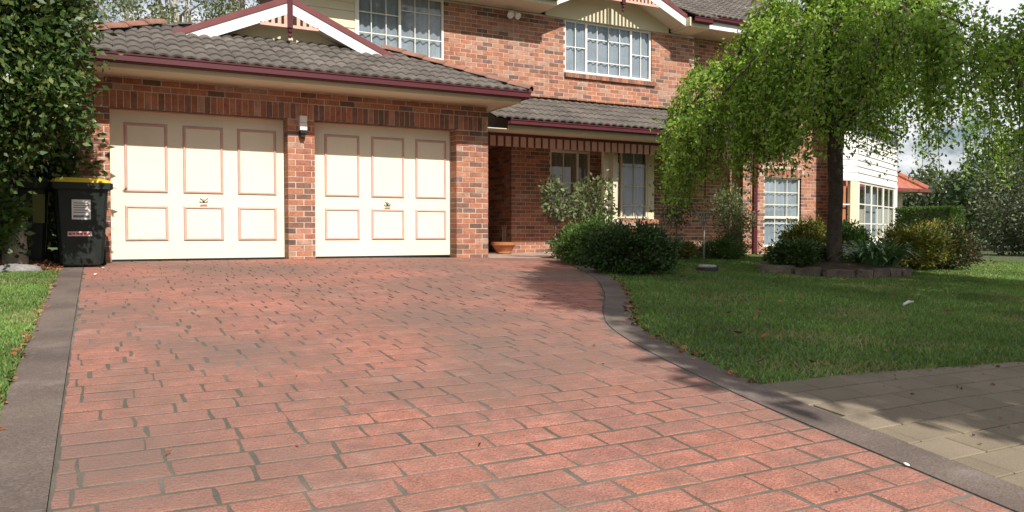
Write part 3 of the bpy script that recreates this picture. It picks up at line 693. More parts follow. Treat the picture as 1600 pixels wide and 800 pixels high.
# weatherboard bay at the far end of the wing
P0 = np.array((17.82, 14.2)); dr = np.array((.907, .42)); dr /= np.linalg.norm(dr); nrm = np.array((dr[1], -dr[0])); LB = 4.7
def oriented(b, s0, s1, n0, n1, z0, z1, m=0):
    q = [P0+dr*s0+nrm*n0, P0+dr*s1+nrm*n0, P0+dr*s1+nrm*n1, P0+dr*s0+nrm*n1]
    b.add([(p[0], p[1], z0) for p in q]+[(p[0], p[1], z1) for p in q], [(0, 3, 2, 1), (4, 5, 6, 7), (0, 1, 5, 4), (1, 2, 6, 5), (2, 3, 7, 6), (3, 0, 4, 7)], m)
z = 1.80
for k in range(9):
    b = MB(); z0, z1 = z+k*.165, z+(k+1)*.165
    q0, q1 = P0, P0+dr*LB
    b.add([(*(q0+nrm*.032), z0), (*(q1+nrm*.032), z0), (*(q1+nrm*.004), z1+.01), (*(q0+nrm*.004), z1+.01), (*(q0-nrm*.05), z0), (*(q1-nrm*.05), z0), (*(q1-nrm*.05), z1), (*(q0-nrm*.05), z1)],
          [(0, 1, 2, 3), (0, 4, 5, 1), (4, 7, 6, 5), (3, 2, 6, 7), (0, 3, 7, 4), (1, 5, 6, 2)])
    b.prism([(14.175, z0), (14.25, z0), (14.25, z1), (14.193, z1+.01)], 'x', 16.95, 17.80); hp('weatherboard', b, M_white)
b = MB(); b.box(16.95, 17.84, 14.15, 14.26, 1.74, 1.80); oriented(b, 0, LB, -.05, .04, 1.74, 1.798); hp('bay_trim', b, M_white)
b = MB(); b.box(17.50, 17.80, 14.16, 14.25, -.3, 1.738); hp('bay_post', b, M_cream)
b = MB(); oriented(b, -.02, .10, -.06, .03, -.3, 1.738); hp('bay_post', b, M_white)
b = MB(); oriented(b, LB-.32, LB, -.06, .03, -.3, 1.738); hp('bay_post', b, M_white)
b = MB(); oriented(b, .10, LB-.32, -.05, .02, -.3, .20); hp('bay_apron', b, M_white)
b = MB(); b.box(16.95, 17.5, 14.2, 14.25, -.3, .30); b.box(16.95, 17.5, 14.18, 14.21, 1.10, 1.13); b.box(16.95, 17.5, 14.18, 14.21, .62, .645); hp('bay_apron', b, M_white)
b = MB(); b.box(16.95, 17.5, 14.3, 14.32, .3, 1.738); hp('blind', b, M_pot)
ww = (LB-.42)/3
for i in range(3):
    s0 = .10+i*ww; b = MB()
    oriented(b, s0, s0+.07, -.03, .008, .20, 1.738); oriented(b, s0+ww-.07, s0+ww, -.03, .008, .20, 1.738); oriented(b, s0+.07, s0+ww-.07, -.03, .008, .20, .26); oriented(b, s0+.07, s0+ww-.07, -.03, .008, 1.68, 1.738)
    wdw = hp('window', b, M_frame)
    b = MB(); p, q = P0+dr*(s0+.07)-nrm*.01, P0+dr*(s0+ww-.07)-nrm*.01
    b.add([(*p, .27), (*q, .27), (*q, 1.67), (*p, 1.67)], [(0, 1, 2, 3)]); hp('pane', b, M_glass, wdw)
    for zz in (.62, 1.14): b = MB(); oriented(b, s0+.07, s0+ww-.07, -.006, .006, zz-.016, zz+.016); hp('glazing_bar', b, M_frame, wdw)
    b = MB(); oriented(b, s0+ww/2-.022, s0+ww/2+.022, -.005, .007, .26, 1.68); hp('glazing_bar', b, M_frame, wdw)
    if i == 1:
        b = MB(); oriented(b, s0+.13, s0+ww-.13, -.20, -.18, .2, 1.7); hp('curtain', b, M_curtain, wdw)
b = MB(); oriented(b, .0, LB, -1.2, -1.15, -.3, 1.75); hp('room_shade', b, M_room)  # same dark sheet for the shade inside the bay
# bay roof, rear and side walls that close the house
b = MB(); q1 = P0+dr*(LB+.2)+nrm*.3; b.add([(16.8, 13.9, 3.28), (17.95, 13.9, 3.28), (q1[0], q1[1], 3.28), (q1[0]-1.5, q1[1]+2.5, 4.3), (16.8, 14.79, 4.0)], [(0, 1, 2, 3, 4)]); hp('bay_roof', b, M_tile[2])
b = MB(); b.box(17.5, 17.62, YW+.121, 24, -.4, 5.08); b.box(2.9, 3.02, YU+.121, 16.1, 2.4, 5.08); b.box(3.021, 6.4, 16.0, 16.1, 2.61, 5.08); b.box(6.4, 6.5, 16.101, 23.9, 2.61, 5.08); b.box(6.4, 17.6, 23.9, 24.0, 2.61, 5.08); b.box(-.24, 17.6, 23.9, 24.0, -.4, 2.6); b.box(-.24, -.12, 14.41, 23.9, -.4, 2.6); b.box(3.03, 17.49, 14.95, 23.9, 2.52, 2.60)
b.box(-.1, 2.9, 14.42, 23.9, 2.61, 2.66)
hp('rear_wall', b, BR[4])
ALLB_o = hp('brickwork', ALLB, BR, kind='stuff'); ROOF_o = hp('roof_tiling', ROOF, M_tile, None, True, kind='stuff'); ROOF_o.data.set_sharp_from_angle(angle=R(50))

# lamps on the walls
t = thing('wall_light', 'small white two tier wall light on the brick pier between the garage doors', 'light', (2.76, 12.0, 1.9))
b = MB(); b.box(-.05, .05, -.09, .03, .125, .225); b.box(-.052, .052, -.085, .03, .012, .12); b.build('lamp_shade', M_white, t)
b = MB(); b.box(-.045, .045, -.07, .03, -.035, .01); b.box(-.03, .03, -.05, .03, -.09, -.036); b.build('lamp_base', M_black, t)
t = thing('floodlight', 'white twin head floodlight fixed under the upper eave', 'light', (7.55, 14.34, 4.80))
b = MB(); b.box(-.05, .05, .0, .06, .02, .11); b.tube([(0, 0, .06), (0, -.08, .05)], .02, 8); b.build('bracket', M_white, t)
for s in (-1, 1):
    b = MB(); b.tube([(s*.06, -.03, .04), (s*.09, -.13, -.03)], [.035, .07], 12); b.build('lamp_head', M_white, t)

# ------------------------------------------------------------------ vegetation
def stems(b, cx, cy, cz, n, r, h, rad):
    for i in range(n):
        a = random.uniform(0, 6.28); e = random.uniform(.3, .8)*r
        b.tube([(cx+.05*math.cos(a)*r, cy+.05*math.sin(a)*r, cz-.05), (cx+.5*e*math.cos(a), cy+.5*e*math.sin(a), cz+h*.45), (cx+e*math.cos(a), cy+e*math.sin(a), cz+h*random.uniform(.7, .9))], [rad, rad*.7, rad*.3], 5)
def clumps(n, rad, nc, spread, fill=.35, lo=-1.0):
    """points clustered round nc centres on and inside an ellipsoid"""
    u = unit(rng.normal(size=(nc, 3))); u[:, 2] = np.where(u[:, 2] < lo, -u[:, 2], u[:, 2]); c = u*rng.uniform(.62, .98, (nc, 1))
    k = rng.integers(0, nc, n); p = c[k]+rng.normal(0, spread, (n, 3))
    m = rng.random(n) < fill; q = unit(rng.normal(size=(n, 3)))*rng.random((n, 1))**.4*.95; p[m] = q[m]
    return p*np.array(rad), p
def shrub(name, label, x, y, rad, n, size, mats, cat='shrub', zc=None, nc=40, spread=.16, ns=7, z0=None, group=None, bark=M_barkgrey, aspect=.5, fill=.35, probs=None):
    g = gz(x, y) if z0 is None else z0; t = thing(name, label, cat, (x, y, g), group)
    zc = rad[2]*.85 if zc is None else zc
    P, U = clumps(n, rad, nc, spread, fill); sh = rng.random(n) < .14; P[sh] *= rng.uniform(1.02, 1.32, (sh.sum(), 1)); P *= 1+.13*np.sin(5*np.arctan2(P[:, 1], P[:, 0])+x*7)[:, None]; P[:, 2] += zc; P[:, 2] = np.maximum(P[:, 2], .02+.1*rng.random(n))
    D = unit(U)+rng.normal(0, .6, (n, 3))+np.array((0, 0, .25))
    leaves('foliage', P, D, size, mats, probs, t, aspect)
    b = MB(); stems(b, 0, 0, 0, ns, max(rad[0], rad[1]), zc+rad[2]*.4, .012+.012*rad[2]); b.build('stem', bark, t)
    return t

# weeping tree in its stone-edged bed
TX, TY = 9.8, 8.2; tz = gz(TX, TY)+.12
t = thing('weeping_tree', 'weeping tree with a dark straight trunk and long leafy hanging branches over the lawn', 'tree', (TX, TY, tz))
b = MB(); b.tube([(0, 0, -.1), (.0, 0, .1), (-.01, 0, .5), (.02, 0, 1.1), (.0, .01, 1.7), (.02, .0, 2.2)], [.155, .122, .108, .105, .112, .13], 14); b.build('trunk', M_bark, t, True)
P, D = [], []; limb = MB(); twig = MB()
def dome(r, a): return 4.05+.1*math.sin(3*a)-(1.12-.75*min(0, .885*math.cos(a)-.466*math.sin(a))*.62-.25*max(0, .885*math.cos(a)-.466*math.sin(a)))*(r/2.2)**1.7
for i in range(20):
    a = 2*math.pi*i/20+random.uniform(-.15, .15); rr = random.uniform(1.3, 2.3)
    pts = [(0, 0, 1.9), (.25*rr*math.cos(a), .25*rr*math.sin(a), 2.5+.25*random.random()), (.6*rr*math.cos(a+.1), .6*rr*math.sin(a+.1), dome(.6*rr, a)-.15), (rr*math.cos(a), rr*math.sin(a), dome(rr, a)-.2)]
    limb.tube(pts, [.075, .055, .035, .014], 7)
tufts = [(2.95*math.sqrt(random.random()), random.uniform(0, 2*math.pi), random.gauss(0, .2), random.uniform(.08, .24)) for _ in range(60)]
for i in range(1650):
    dh = 0
    r = 2.95*math.sqrt(random.random())*random.uniform(.9, 1.03); a = random.uniform(0, 2*math.pi)
    if random.random() < .82:
        r_, a_, dh, sg = random.choice(tufts); px_, py_ = r_*math.cos(a_)+random.gauss(0, sg), r_*math.sin(a_)+random.gauss(0, sg); r, a = math.hypot(px_, py_), math.atan2(py_, px_)
    # the crown reaches a little farther towards the lawn side and lower at its rim
    wide = max(0, .885*math.cos(a)-.466*math.sin(a)); r = r*(.80+.22*wide)
    zt = dome(r, a)+dh+random.uniform(-.25, .15); dx_ = r*(.885*math.cos(a)-.466*math.sin(a))
    bot = .85 if dx_ < -1.25 else (1.5 if dx_ < -.4 else ((1.62 if random.random() < .55 else 1.95) if dx_ < 1.9 else 1.35))
    if random.random() < .35: bot += random.uniform(.3, 1.0)
    zb_ = max(bot+random.uniform(-.2, .6), zt-random.uniform(.6, 2.2)); out = random.uniform(.1, .4)
    p0 = np.array((r*math.cos(a), r*math.sin(a), zt)); e = np.array((math.cos(a+random.gauss(0, .5)), math.sin(a+random.gauss(0, .5)), 0))
    n = max(8, int((zt-zb_)*56)); s = rng.random(n)**1.15; s[:4] = np.linspace(0, .1, 4)
    path = p0[None]+e[None]*(out*(1-(1-s[:, None])**2.2))+np.array((0, 0, 1))[None]*(.10*np.sin(math.pi*np.minimum(s*2.5, 1))-(zt-zb_)*s**1.4)[:, None]
    path += rng.normal(0, .045, path.shape); P.append(path)
    dd = rng.normal(0, .75, (n, 3))+np.array((0, 0, -.55))+e*.25; D.append(dd)
    if i % 3 == 0:
        ss = np.linspace(0, 1, 5)[:, None]; tp = p0+e*(out*(1-(1-ss)**2.2))+np.array((0, 0, 1))*(.10*np.sin(math.pi*np.minimum(ss*2.5, 1))-(zt-zb_)*ss**1.4)
        twig.tube(tp, [.009, .008, .006, .005, .003], 4, cap=False)
P = np.concatenate(P); D = np.concatenate(D)
limb.build('limb', M_bark, t, True); twig.build('twig', M_bark, t)
leaves('crown', P, D, .070, L_weep, [.3, .25, .15, .2, .1], t, .52)

# raised bed: soil and stones
bedP = [(8.72, 8.55), (8.85, 8.1), (9.05, 7.78), (9.5, 7.64), (10.2, 7.62), (10.75, 7.68), (11.0, 8.0), (11.0, 8.5), (10.6, 8.9), (9.9, 9.05), (9.2, 8.95)]
bed = thing('raised_garden_bed', 'low round garden bed edged with brown stones around the weeping tree', 'garden bed', (9.9, 8.3, gz(9.9, 8.3)))
bz = bed.location[2]
b = MB(); n = len(bedP); rings = [(1.0, .08), (.6, .15), (.25, .18)]
vs = [((x-9.9)*s, (y-8.3)*s, h) for s, h in rings for x, y in bedP]+[(0, 0, .19)]
fs = [(r*n+i, r*n+(i+1) % n, (r+1)*n+(i+1) % n, (r+1)*n+i) for r in range(2) for i in range(n)]+[(2*n+i, 2*n+(i+1) % n, 3*n) for i in range(n)]
b.add(vs, fs); b.build('soil', M_soil, bed, True)
def rough_block(sx, sy, sz, j=.012):
    b = MB(); k = (-1, -.5, 0, .5, 1); idx = {}; vs = []
    import itertools
    for i, q, r in itertools.product(range(5), range(3), range(3)):
        if 0 < i < 4 and q == 1 and r == 1: continue
        x, y, z = k[i], (-1, 0, 1)[q], (-1, 0, 1)[r]; inset = 1-.07*((abs(x) == 1)+(abs(y) == 1)+(abs(z) == 1) > 1)
        idx[(i, q, r)] = len(vs); vs.append((x*sx/2*inset+random.uniform(-j, j), y*sy/2*inset+random.uniform(-j, j), z*sz/2*inset+random.uniform(-j, j)))
    fs = []
    def quad(*c):
        if all(x in idx for x in c): fs.append(tuple(idx[x] for x in c))
    for i in range(4):
        for s in range(2):
            quad((i, s, 2), (i+1, s, 2), (i+1, s+1, 2), (i, s+1, 2)); quad((i, s, 0), (i, s+1, 0), (i+1, s+1, 0), (i+1, s, 0))
            quad((i, 0, s), (i+1, 0, s), (i+1, 0, s+1), (i, 0, s+1)); quad((i, 2, s), (i, 2, s+1), (i+1, 2, s+1), (i+1, 2, s))
    for q in range(2):
        for s in range(2):
            quad((0, q, s), (0, q, s+1), (0, q+1, s+1), (0, q+1, s)); quad((4, q, s), (4, q+1, s), (4, q+1, s+1), (4, q, s+1))
    b.add(vs, fs); return b
for i in range(n):
    p, q = np.array(bedP[i]), np.array(bedP[(i+1) % n]); Ld = np.linalg.norm(q-p); m = max(1, round(Ld/.34)); ang = math.atan2(*(q-p)[::-1])
    for k in range(m):
        c = p+(q-p)*(k+.5)/m
        o = rough_block(Ld/m-.012, .17, random.uniform(.15, .185)).build('stone', random.choice(M_stone), bed)
        o.location = (c[0]-9.9, c[1]-8.3, gz(*c)-bz+.045+random.uniform(-.015, .015)); o.rotation_euler = (random.uniform(-.04, .04), random.uniform(-.05, .05), ang+random.uniform(-.06, .06))

# strappy plants
def strappy(x, y, z, n, ln, label, mats=L_strap, cat='plant'):
    t = thing('strappy_plant', label, cat, (x, y, z)); V = []; F = []; mi = []; 
    for i in range(n):
        a = random.uniform(0, 6.28); L = ln*random.uniform(.6, 1.15); w_ = random.uniform(.016, .026); lean = random.uniform(.25, 1.0)
        r0 = random.uniform(0, .16); bx_, by_ = r0*math.cos(a), r0*math.sin(a); o = len(V)
        for k in range(6):
            s = k/5; rr = L*lean*s*.85; zz = L*(s*1.05-(.35+.55*lean)*s*s); ww = w_*(1-.8*s**2.5)
            cx, cy = bx_+rr*math.cos(a), by_+rr*math.sin(a); V += [(cx-ww*math.sin(a), cy+ww*math.cos(a), zz+.0), (cx+ww*math.sin(a), cy-ww*math.cos(a), zz+.004)]
        for k in range(5): F.append((o+2*k, o+2*k+1, o+2*k+3, o+2*k+2)); mi.append(random.choices(range(len(mats)), [.4, .35, .25])[0])
    link('foliage', fast_mesh('foliage', np.array(V), np.array(F), np.array(mi), mats), t); return t
strappy(10.3, 7.95, bz+.1, 170, .74, 'clump of dark strappy leaves at the front of the stone bed')
strappy(10.78, 8.05, bz+.1, 170, .74, 'clump of arching strappy leaves spilling over the end of the stone bed')

# shrubs in and around the bed
shrub('low_shrub', 'dark low shrub at the driveway end of the stone bed', 9.12, 8.35, (.40, .34, .22), 4600, .055, L_dark, z0=bz+.1, nc=26)
shrub('low_shrub', 'small dark shrub hugging the foot of the weeping tree trunk', 9.62, 8.55, (.30, .25, .2), 2200, .055, L_shrub, z0=bz+.12, nc=16)
shrub('flowering_shrub', 'pale green and yellow shrub under the tall wing window', 12.7, 11.3, (.55, .4, .42), 5200, .065, L_gold, nc=34)
shrub('leafy_shrub', 'upright light green shrub beside the white corner post of the bay', 13.3, 10.9, (.30, .30, .42), 3000, .075, L_bright, nc=34)
shrub('leafy_shrub', 'mid green shrub just past the weeping tree trunk', 12.3, 9.9, (.4, .35, .38), 3800, .06, L_bright, nc=30)
shrub('golden_shrub', 'golden green rounded shrub at the edge of the far lawn', 12.35, 8.75, (.55, .45, .38), 8500, .055, L_gold, nc=50)
shrub('red_shrub', 'dark red and green bushy shrub right of the golden shrub', 13.2, 8.7, (.62, .5, .38), 8500, .055, L_redl, nc=50)
shrub('golden_shrub', 'yellow tipped shrub behind the red and green bush', 14.3, 9.7, (.6, .5, .45), 6500, .06, L_gold, nc=40)
# clipped hedge
t = thing('clipped_hedge', 'square clipped green hedge with a bright end beyond the white bay', 'hedge', (18.46, 12.6, gz(18.46, 12.6)))
n = 22000; hp_ = rng.uniform(-1, 1, (n, 3)); ax = rng.integers(0, 3, n); hp_[np.arange(n), ax] = np.sign(hp_[np.arange(n), ax])*rng.uniform(.86, 1.04, n)
P = hp_*np.array((.28, .72, .62))+np.array((0, 0, .60)); leaves('foliage', P, hp_*.8+rng.normal(0, .6, (n, 3)), .05, [L_bright[0], L_bright[2], L_shrub[1], L_bright[3]], [.3, .25, .15, .3], t)
b = MB()
for i in range(9): yy = -.62+i*.155; b.tube([(0, yy, -.05), (.03, yy+.02, .5), (.08, yy+.08, 1.05)], [.02, .014, .006], 5)
b.build('stem', M_barkgrey, t)

# shrubs along the driveway
shrub('rounded_shrub', 'large dark rounded shrub at the bend of the driveway border', 6.35, 8.62, (.66, .52, .36), 15000, .05, [L_dark[0], L_shrub[0], L_shrub[2], L_dark[2]], nc=80, zc=.28, spread=.11)
shrub('leafy_shrub', 'mid green spreading shrub behind the dark rounded shrub', 6.75, 10.1, (.58, .5, .36), 10500, .055, L_bright, nc=60, zc=.28, spread=.12)
shrub('leafy_shrub', 'small green bush closest to the porch path', 7.35, 11.75, (.28, .3, .26), 3000, .055, L_shrub, nc=24)
shrub('grey_shrub', 'wispy grey green plant between the two green bushes', 7.15, 11.05, (.2, .2, .3), 1400, .05, L_rose, nc=16)
def standard(name, label, x, y, zl, zh, r, n, mats, size=.065, lean=0, bark=M_barkgrey, br=8, cat='rose tree', asp=.6):
    g = gz(x, y); t = thing(name, label, cat, (x, y, g)); hl, hh = zl-g, zh-g; mid = (hl+hh)/2
    P, U = clumps(n, (r, r, (hh-hl)/2), 22, .2, .3); P[:, 2] += mid; P[:, 0] += lean
    leaves('foliage', P, unit(U)+rng.normal(0, .7, (n, 3)), size, mats, None, t, asp)
    b = MB(); b.tube([(0, 0, -.05), (.015, .01, hl*.5), (lean*.6, 0, hl+.05), (lean, 0, mid)], [.026, .02, .018, .012], 8); b.build('trunk', bark, t)
    b = MB()
    for i in range(br):
        a = random.uniform(0, 6.28); b.tube([(lean*.8, 0, hl+.02), (lean+.45*r*math.cos(a), .45*r*math.sin(a), mid-.05), (lean+.9*r*math.cos(a), .9*r*math.sin(a), mid+random.uniform(-.1, .8)*(hh-mid))], [.011, .008, .004], 5)
    b.build('branch', bark, t); return t
standard('rose_bush', 'leftmost standard rose with a slim pale stem before the brick entry wall', 6.95, 11.6, .50, 1.27, .25, 420, L_rose, size=.085)
standard('rose_bush', 'wide leafy standard rose in front of the cream porch posts', 7.25, 10.95, .42, 1.28, .36, 800, L_rose, size=.085, lean=.05, br=12)
standard('rose_bush', 'small dark stemmed standard rose between the two leafy roses', 7.55, 11.9, .62, 1.1, .2, 500, L_rose)
standard('rose_bush', 'pinkish sparse standard rose to the right of the porch window', 9.1, 11.0, .50, 1.18, .27, 650, L_pinkl, size=.05, br=14)
standard('bare_rose', 'bare pruned rose with thin upright sticks below the porch window', 8.1, 10.75, .38, .85, .13, 14, L_rose, br=7, size=.04)
standard('bare_rose', 'pruned standard with a pale forked stem beneath the weeping branches', 9.95, 11.25, .48, .98, .24, 90, L_pinkl, br=7, bark=M_barkpale, size=.05)
shrub('tall_shrub', 'tall loose shrub against the wing corner by the downpipe', 11.6, 12.3, (.38, .38, .62), 3200, .06, L_rose, zc=.75, nc=30)
shrub('low_shrub', 'bright low green mound in front of the wing corner', 10.45, 11.35, (.46, .36, .22), 5200, .05, L_bright, nc=34, zc=.14)
shrub('low_shrub', 'small yellowish mound in front of the wide terracotta pot', 9.5, 11.35, (.3, .26, .18), 2600, .05, L_gold, nc=22, zc=.14)

# trees and bushes on the garage side
def tree(name, label, x, y, g, h_trunk, rad, zc, n, size, mats, bark, nc=60, spread=.13, rt=.12, group=None, fill=.35, nl=9, aspect=.5, lo=-1.0, extra=()):
    t = thing(name, label, 'tree', (x, y, g), group)
    b = MB(); b.tube([(0, 0, -.15), (.03*h_trunk, .0, h_trunk*.4), (-.02*h_trunk, .02, h_trunk*.8), (0, 0, zc)], [rt*1.3, rt, rt*.85, rt*.4], 10); b.build('trunk', bark, t, True)
    b = MB()
    for i in range(nl):
        a = 6.28*i/nl+random.uniform(-.3, .3); e = random.uniform(.5, .85); k = random.uniform(-.3, .75)
        b.tube([(0, 0, h_trunk*random.uniform(.6, .95)), (.4*e*rad[0]*math.cos(a), .4*e*rad[1]*math.sin(a), zc+rad[2]*(k*.5-.15)), (e*rad[0]*math.cos(a), e*rad[1]*math.sin(a), zc+rad[2]*k)], [rt*.5, rt*.3, rt*.08], 6)
    b.build('limb', bark, t, True)
    P, U = clumps(n, rad, nc, spread, fill, lo); P[:, 2] += zc
    for c, r3, k in extra:
        p, u = clumps(k, r3, 18, .2, .4); P = np.concatenate([P, p+np.array(c)]); U = np.concatenate([U, u])
    n = len(P)
    leaves('crown', P, unit(U)*.6+rng.normal(0, .7, (n, 3))+np.array((0, 0, -.1)), size, mats, None, t, aspect); return t
tree('dense_tree', 'dense glossy dark green tree overhanging the wheelie bins at the garage corner', -1.42, 9.85, .05, 1.2, (1.36, 1.15, 2.4), 2.85, 66000, .086, L_dark, M_barkgrey, nc=230, spread=.10, rt=.10, extra=[((.90, -.30, 1.72), (.44, .5, .50), 3800)])
tree('background_tree', 'dark tree standing behind the glossy tree beside the garage wall', -3.4, 13.5, 0, 1.4, (2.3, 2.0, 3.2), 3.4, 16000, .16, L_dark, M_barkgrey, nc=120, spread=.12)
shrub('leafy_bush', 'light green bush with broad leaves under the glossy tree', -1.12, 10.42, (.40, .22, .42), 1500, .10, L_bright, zc=.52, nc=24, z0=.12)
shrub('leafy_bush', 'dark bush behind the light green bush and left of the bins', -1.9, 10.9, (.55, .4, .7), 4500, .09, L_dark, zc=.75, nc=40, z0=.1)
t = thing('tree_stump', 'short mottled stump wrapped in ivy left of the wheelie bins', 'stump', (-.84, 10.72, .1))
b = MB(); b.tube([(0, 0, -.1), (.0, 0, .2), (.02, 0, .45), (.0, .02, .62)], [.14, .12, .115, .10], 12); b.build('trunk', M_barkpale, t, True)
n = 260; a = rng.uniform(0, 6.28, n); P = np.stack([.13*np.cos(a), .13*np.sin(a), rng.uniform(.02, .62, n)], 1); leaves('ivy', P, np.stack([np.cos(a), np.sin(a), rng.normal(0, .6, n)], 1), .055, L_shrub, None, t, .8)

shrub('leafy_bush', 'tall dark bush filling the corner behind the bins', -1.2, 12.1, (1.0, .5, 1.7), 22000, .12, L_dark, zc=1.4, nc=150, z0=0)
# gum trees beyond the garage roof
gl = 'grey green gum trees beyond the house'
tree('gum_tree', 'gum tree nearest the left edge of the garage roof', 1.4, 44, 0, 7, (3.0, 3.0, 2.4), 10.4, 2600, .27, L_gum, M_barkpale, nc=34, spread=.12, fill=.1, rt=.25, group=gl, aspect=.42)
tree('gum_tree', 'tallest gum tree rising behind the terracotta ridge of the garage', 3.9, 46, 0, 8, (3.4, 3, 4.0), 12.8, 4600, .28, L_gum, M_barkpale, nc=40, spread=.12, fill=.1, rt=.28, group=gl, aspect=.42)
tree('gum_tree', 'small distant gum tree showing beside the peak of the garage gable', 8.0, 52, 0, 9, (1.8, 2.0, 2.2), 15.6, 1300, .28, L_grey, M_barkpale, nc=20, spread=.12, fill=.1, rt=.22, group=gl, aspect=.42)
# trees on the right
gr_ = 'trees behind the far lawn'
tree('grey_tree', 'grey green bushy tree beyond the clipped hedge', 26.2, 14.2, -.4, .8, (2.3, 2.0, 1.75), 1.7, 13000, .13, L_grey, M_barkgrey, nc=90, spread=.12, group=gr_)
tree('grey_tree', 'dark grey tree at the right edge of the lawn', 25.2, 10.9, -.4, .8, (1.9, 1.8, 1.7), 1.75, 12000, .13, L_grey, M_barkgrey, nc=80, spread=.12, group=gr_)
tree('background_tree', 'dense dark green tree behind the grey trees at right', 40, 21, -.4, 1.6, (5, 4, 3.1), 3.0, 12000, .32, L_shrub, M_barkgrey, nc=90, spread=.12, group=gr_)
tree('background_tree', 'far rounded tree left of the dense dark tree', 41.5, 27.5, -.4, 1.6, (3.4, 3, 1.9), 2.2, 8000, .3, L_grey, M_barkgrey, nc=60, spread=.12, group=gr_)
tree('background_tree', 'far dark tree beneath the ends of the weeping branches', 46, 19.5, -.4, 2.0, (5, 4, 3.6), 3.4, 9000, .34, L_grey, M_barkgrey, nc=80, spread=.12, group=gr_)
# the street tree whose crown shades the lawn and the footpath
def street_tree(label, x, y, xs, n, ht):
    """tall verge tree; its crown is grown so that the shade reaches from the footpath to the garden bed"""
    poly = np.array([(5.60, 9.92), (4.36, 7.81), (3.73, 6.30), (3.95, 5.43), (3.58, 4.66), (3.21, 3.79), (3.08, 3.18), (3.31, 2.75), (3.7, 2.5), (3.65, 2.02), (6, 1.2), (12, 1.0), (13.5, 3), (12.9, 6.0), (12.0, 7.3), (11.6, 8.3), (11.7, 11.6), (10.5, 11.4), (10.3, 9.9), (8.93, 10.5), (7.95, 11.0), (6.46, 10.5)])
    q = np.stack([rng.uniform(xs[0], xs[1], 6*n), rng.uniform(.8, 11.7, 6*n)], 1); px, py = poly[:, 0], poly[:, 1]; ins = np.zeros(len(q), bool)
    j = len(poly)-1
    for i in range(len(poly)):
        c = ((py[i] > q[:, 1]) != (py[j] > q[:, 1])) & (q[:, 0] < (px[j]-px[i])*(q[:, 1]-py[i])/(py[j]-py[i]+1e-9)+px[i]); ins ^= c; j = i
    gap = np.sin(q[:, 0]*3.1+2*np.sin(q[:, 1]*1.9))*np.sin(q[:, 1]*2.6+1.7*np.sin(q[:, 0]*2.3)); ins &= (gap > -.80) | (rng.random(len(q)) < .35)
    q = q[ins][:n]; h = np.maximum(3.1, (q[:, 1]+2.6)*.92+rng.normal(0, .9, len(q)))-.4
    P = np.stack([q[:, 0], q[:, 1]-(h+.4)/.92, h], 1)+rng.normal(0, .12, (len(q), 3)); g = gz(x, y)
    t = thing('street_tree', label, 'tree', (x, y, g)); P -= np.array((x, y, g))
    b = MB(); b.tube([(0, 0, -.2), (.05, .0, 2), (-.08, .05, 4), (.05, 0, ht-1.5)], [.24, .19, .17, .08], 10); b.build('trunk', M_bark, t, True)
    b = MB()
    for i in range(16):
        p = P[rng.integers(len(P))]*np.array((.8, .6, .93)); b.tube([(0, 0, max(2.2, p[2]*.55)), (p[0]*.45, p[1]*.4, p[2]*.8), tuple(p)], [.075, .05, .015], 6)
    b.build('limb', M_bark, t, True)
    leaves('crown', P, rng.normal(size=P.shape), .19, L_bright, None, t, .55)
street_tree('tall street tree on the verge whose crown shades the footpath', 6.0, -2.6, (3.0, 8.0), 33000, 10.0)
street_tree('second street tree on the verge whose crown shades the lawn by the garden bed', 10.8, -2.6, (7.8, 13.6), 19000, 10.0)

# ------------------------------------------------------------------ mulch bed, rocks, bins, pots, small things
def mound(name, x0, x1, y0, y1, hf, m):
    xs = np.linspace(x0, x1, 26); ys = np.linspace(y0, y1, 16); return grid_sheet(name, xs, ys, hf, m, kind='structure')
mh = lambda X, Y: gza(X, Y)-.01+.26*np.clip((-.42-X)/1.2, 0, 1)**.8*np.clip((Y-10.2)/.8, 0, 1)
mound('mulch_bed', -6, -.40, 10.30, 14.5, mh, M_soil)
n = 4200; X = -.42-rng.random(n)**1.5*1.6; Y = 10.30+rng.random(n)*1.3; Z = mh(X, Y)
P = np.stack([X, Y, Z+.004], 1); D = np.stack([rng.normal(size=n), rng.normal(size=n), rng.normal(0, .25, n)], 1)
leaves('bark_chips', P, D, .07, M_chip, None, None, .35, kind='stuff')
def rock(name, label, x, y, z, sx, sy, sz, m):
    b = MB(); ph = [random.uniform(0, 6) for _ in range(6)]; vs = []; fs = []; nu, nv = 16, 9
    for j in range(nv+1):
        for i in range(nu):
            th = 2*math.pi*i/nu; la = -math.pi/2+math.pi*j/nv
            r = 1+.13*math.sin(2*th+ph[0])+.10*math.sin(3*th+ph[1]+2*la)+.07*math.sin(5*la+ph[2]+th)
            vs.append((sx*r*math.cos(la)*math.cos(th), sy*r*math.cos(la)*math.sin(th), sz*r*math.sin(la)))
    for j in range(nv):
        for i in range(nu): fs.append((j*nu+i, j*nu+(i+1) % nu, (j+1)*nu+(i+1) % nu, (j+1)*nu+i))
    b.add(vs, fs); o = b.build(name, m, None, True); o.location = (x, y, z); return tag(o, label, 'rock')
rock('garden_rock', 'flat pale grey rock edging the mulch beside the driveway', -.78, 10.27, gz(-.8, 10.27)+.02, .24, .12, .065, M_rock)
rock('garden_rock', 'grey rock at the left edge of the mulch bed', -1.22, 10.30, gz(-1.2, 10.3)+.02, .22, .13, .07, M_rock)

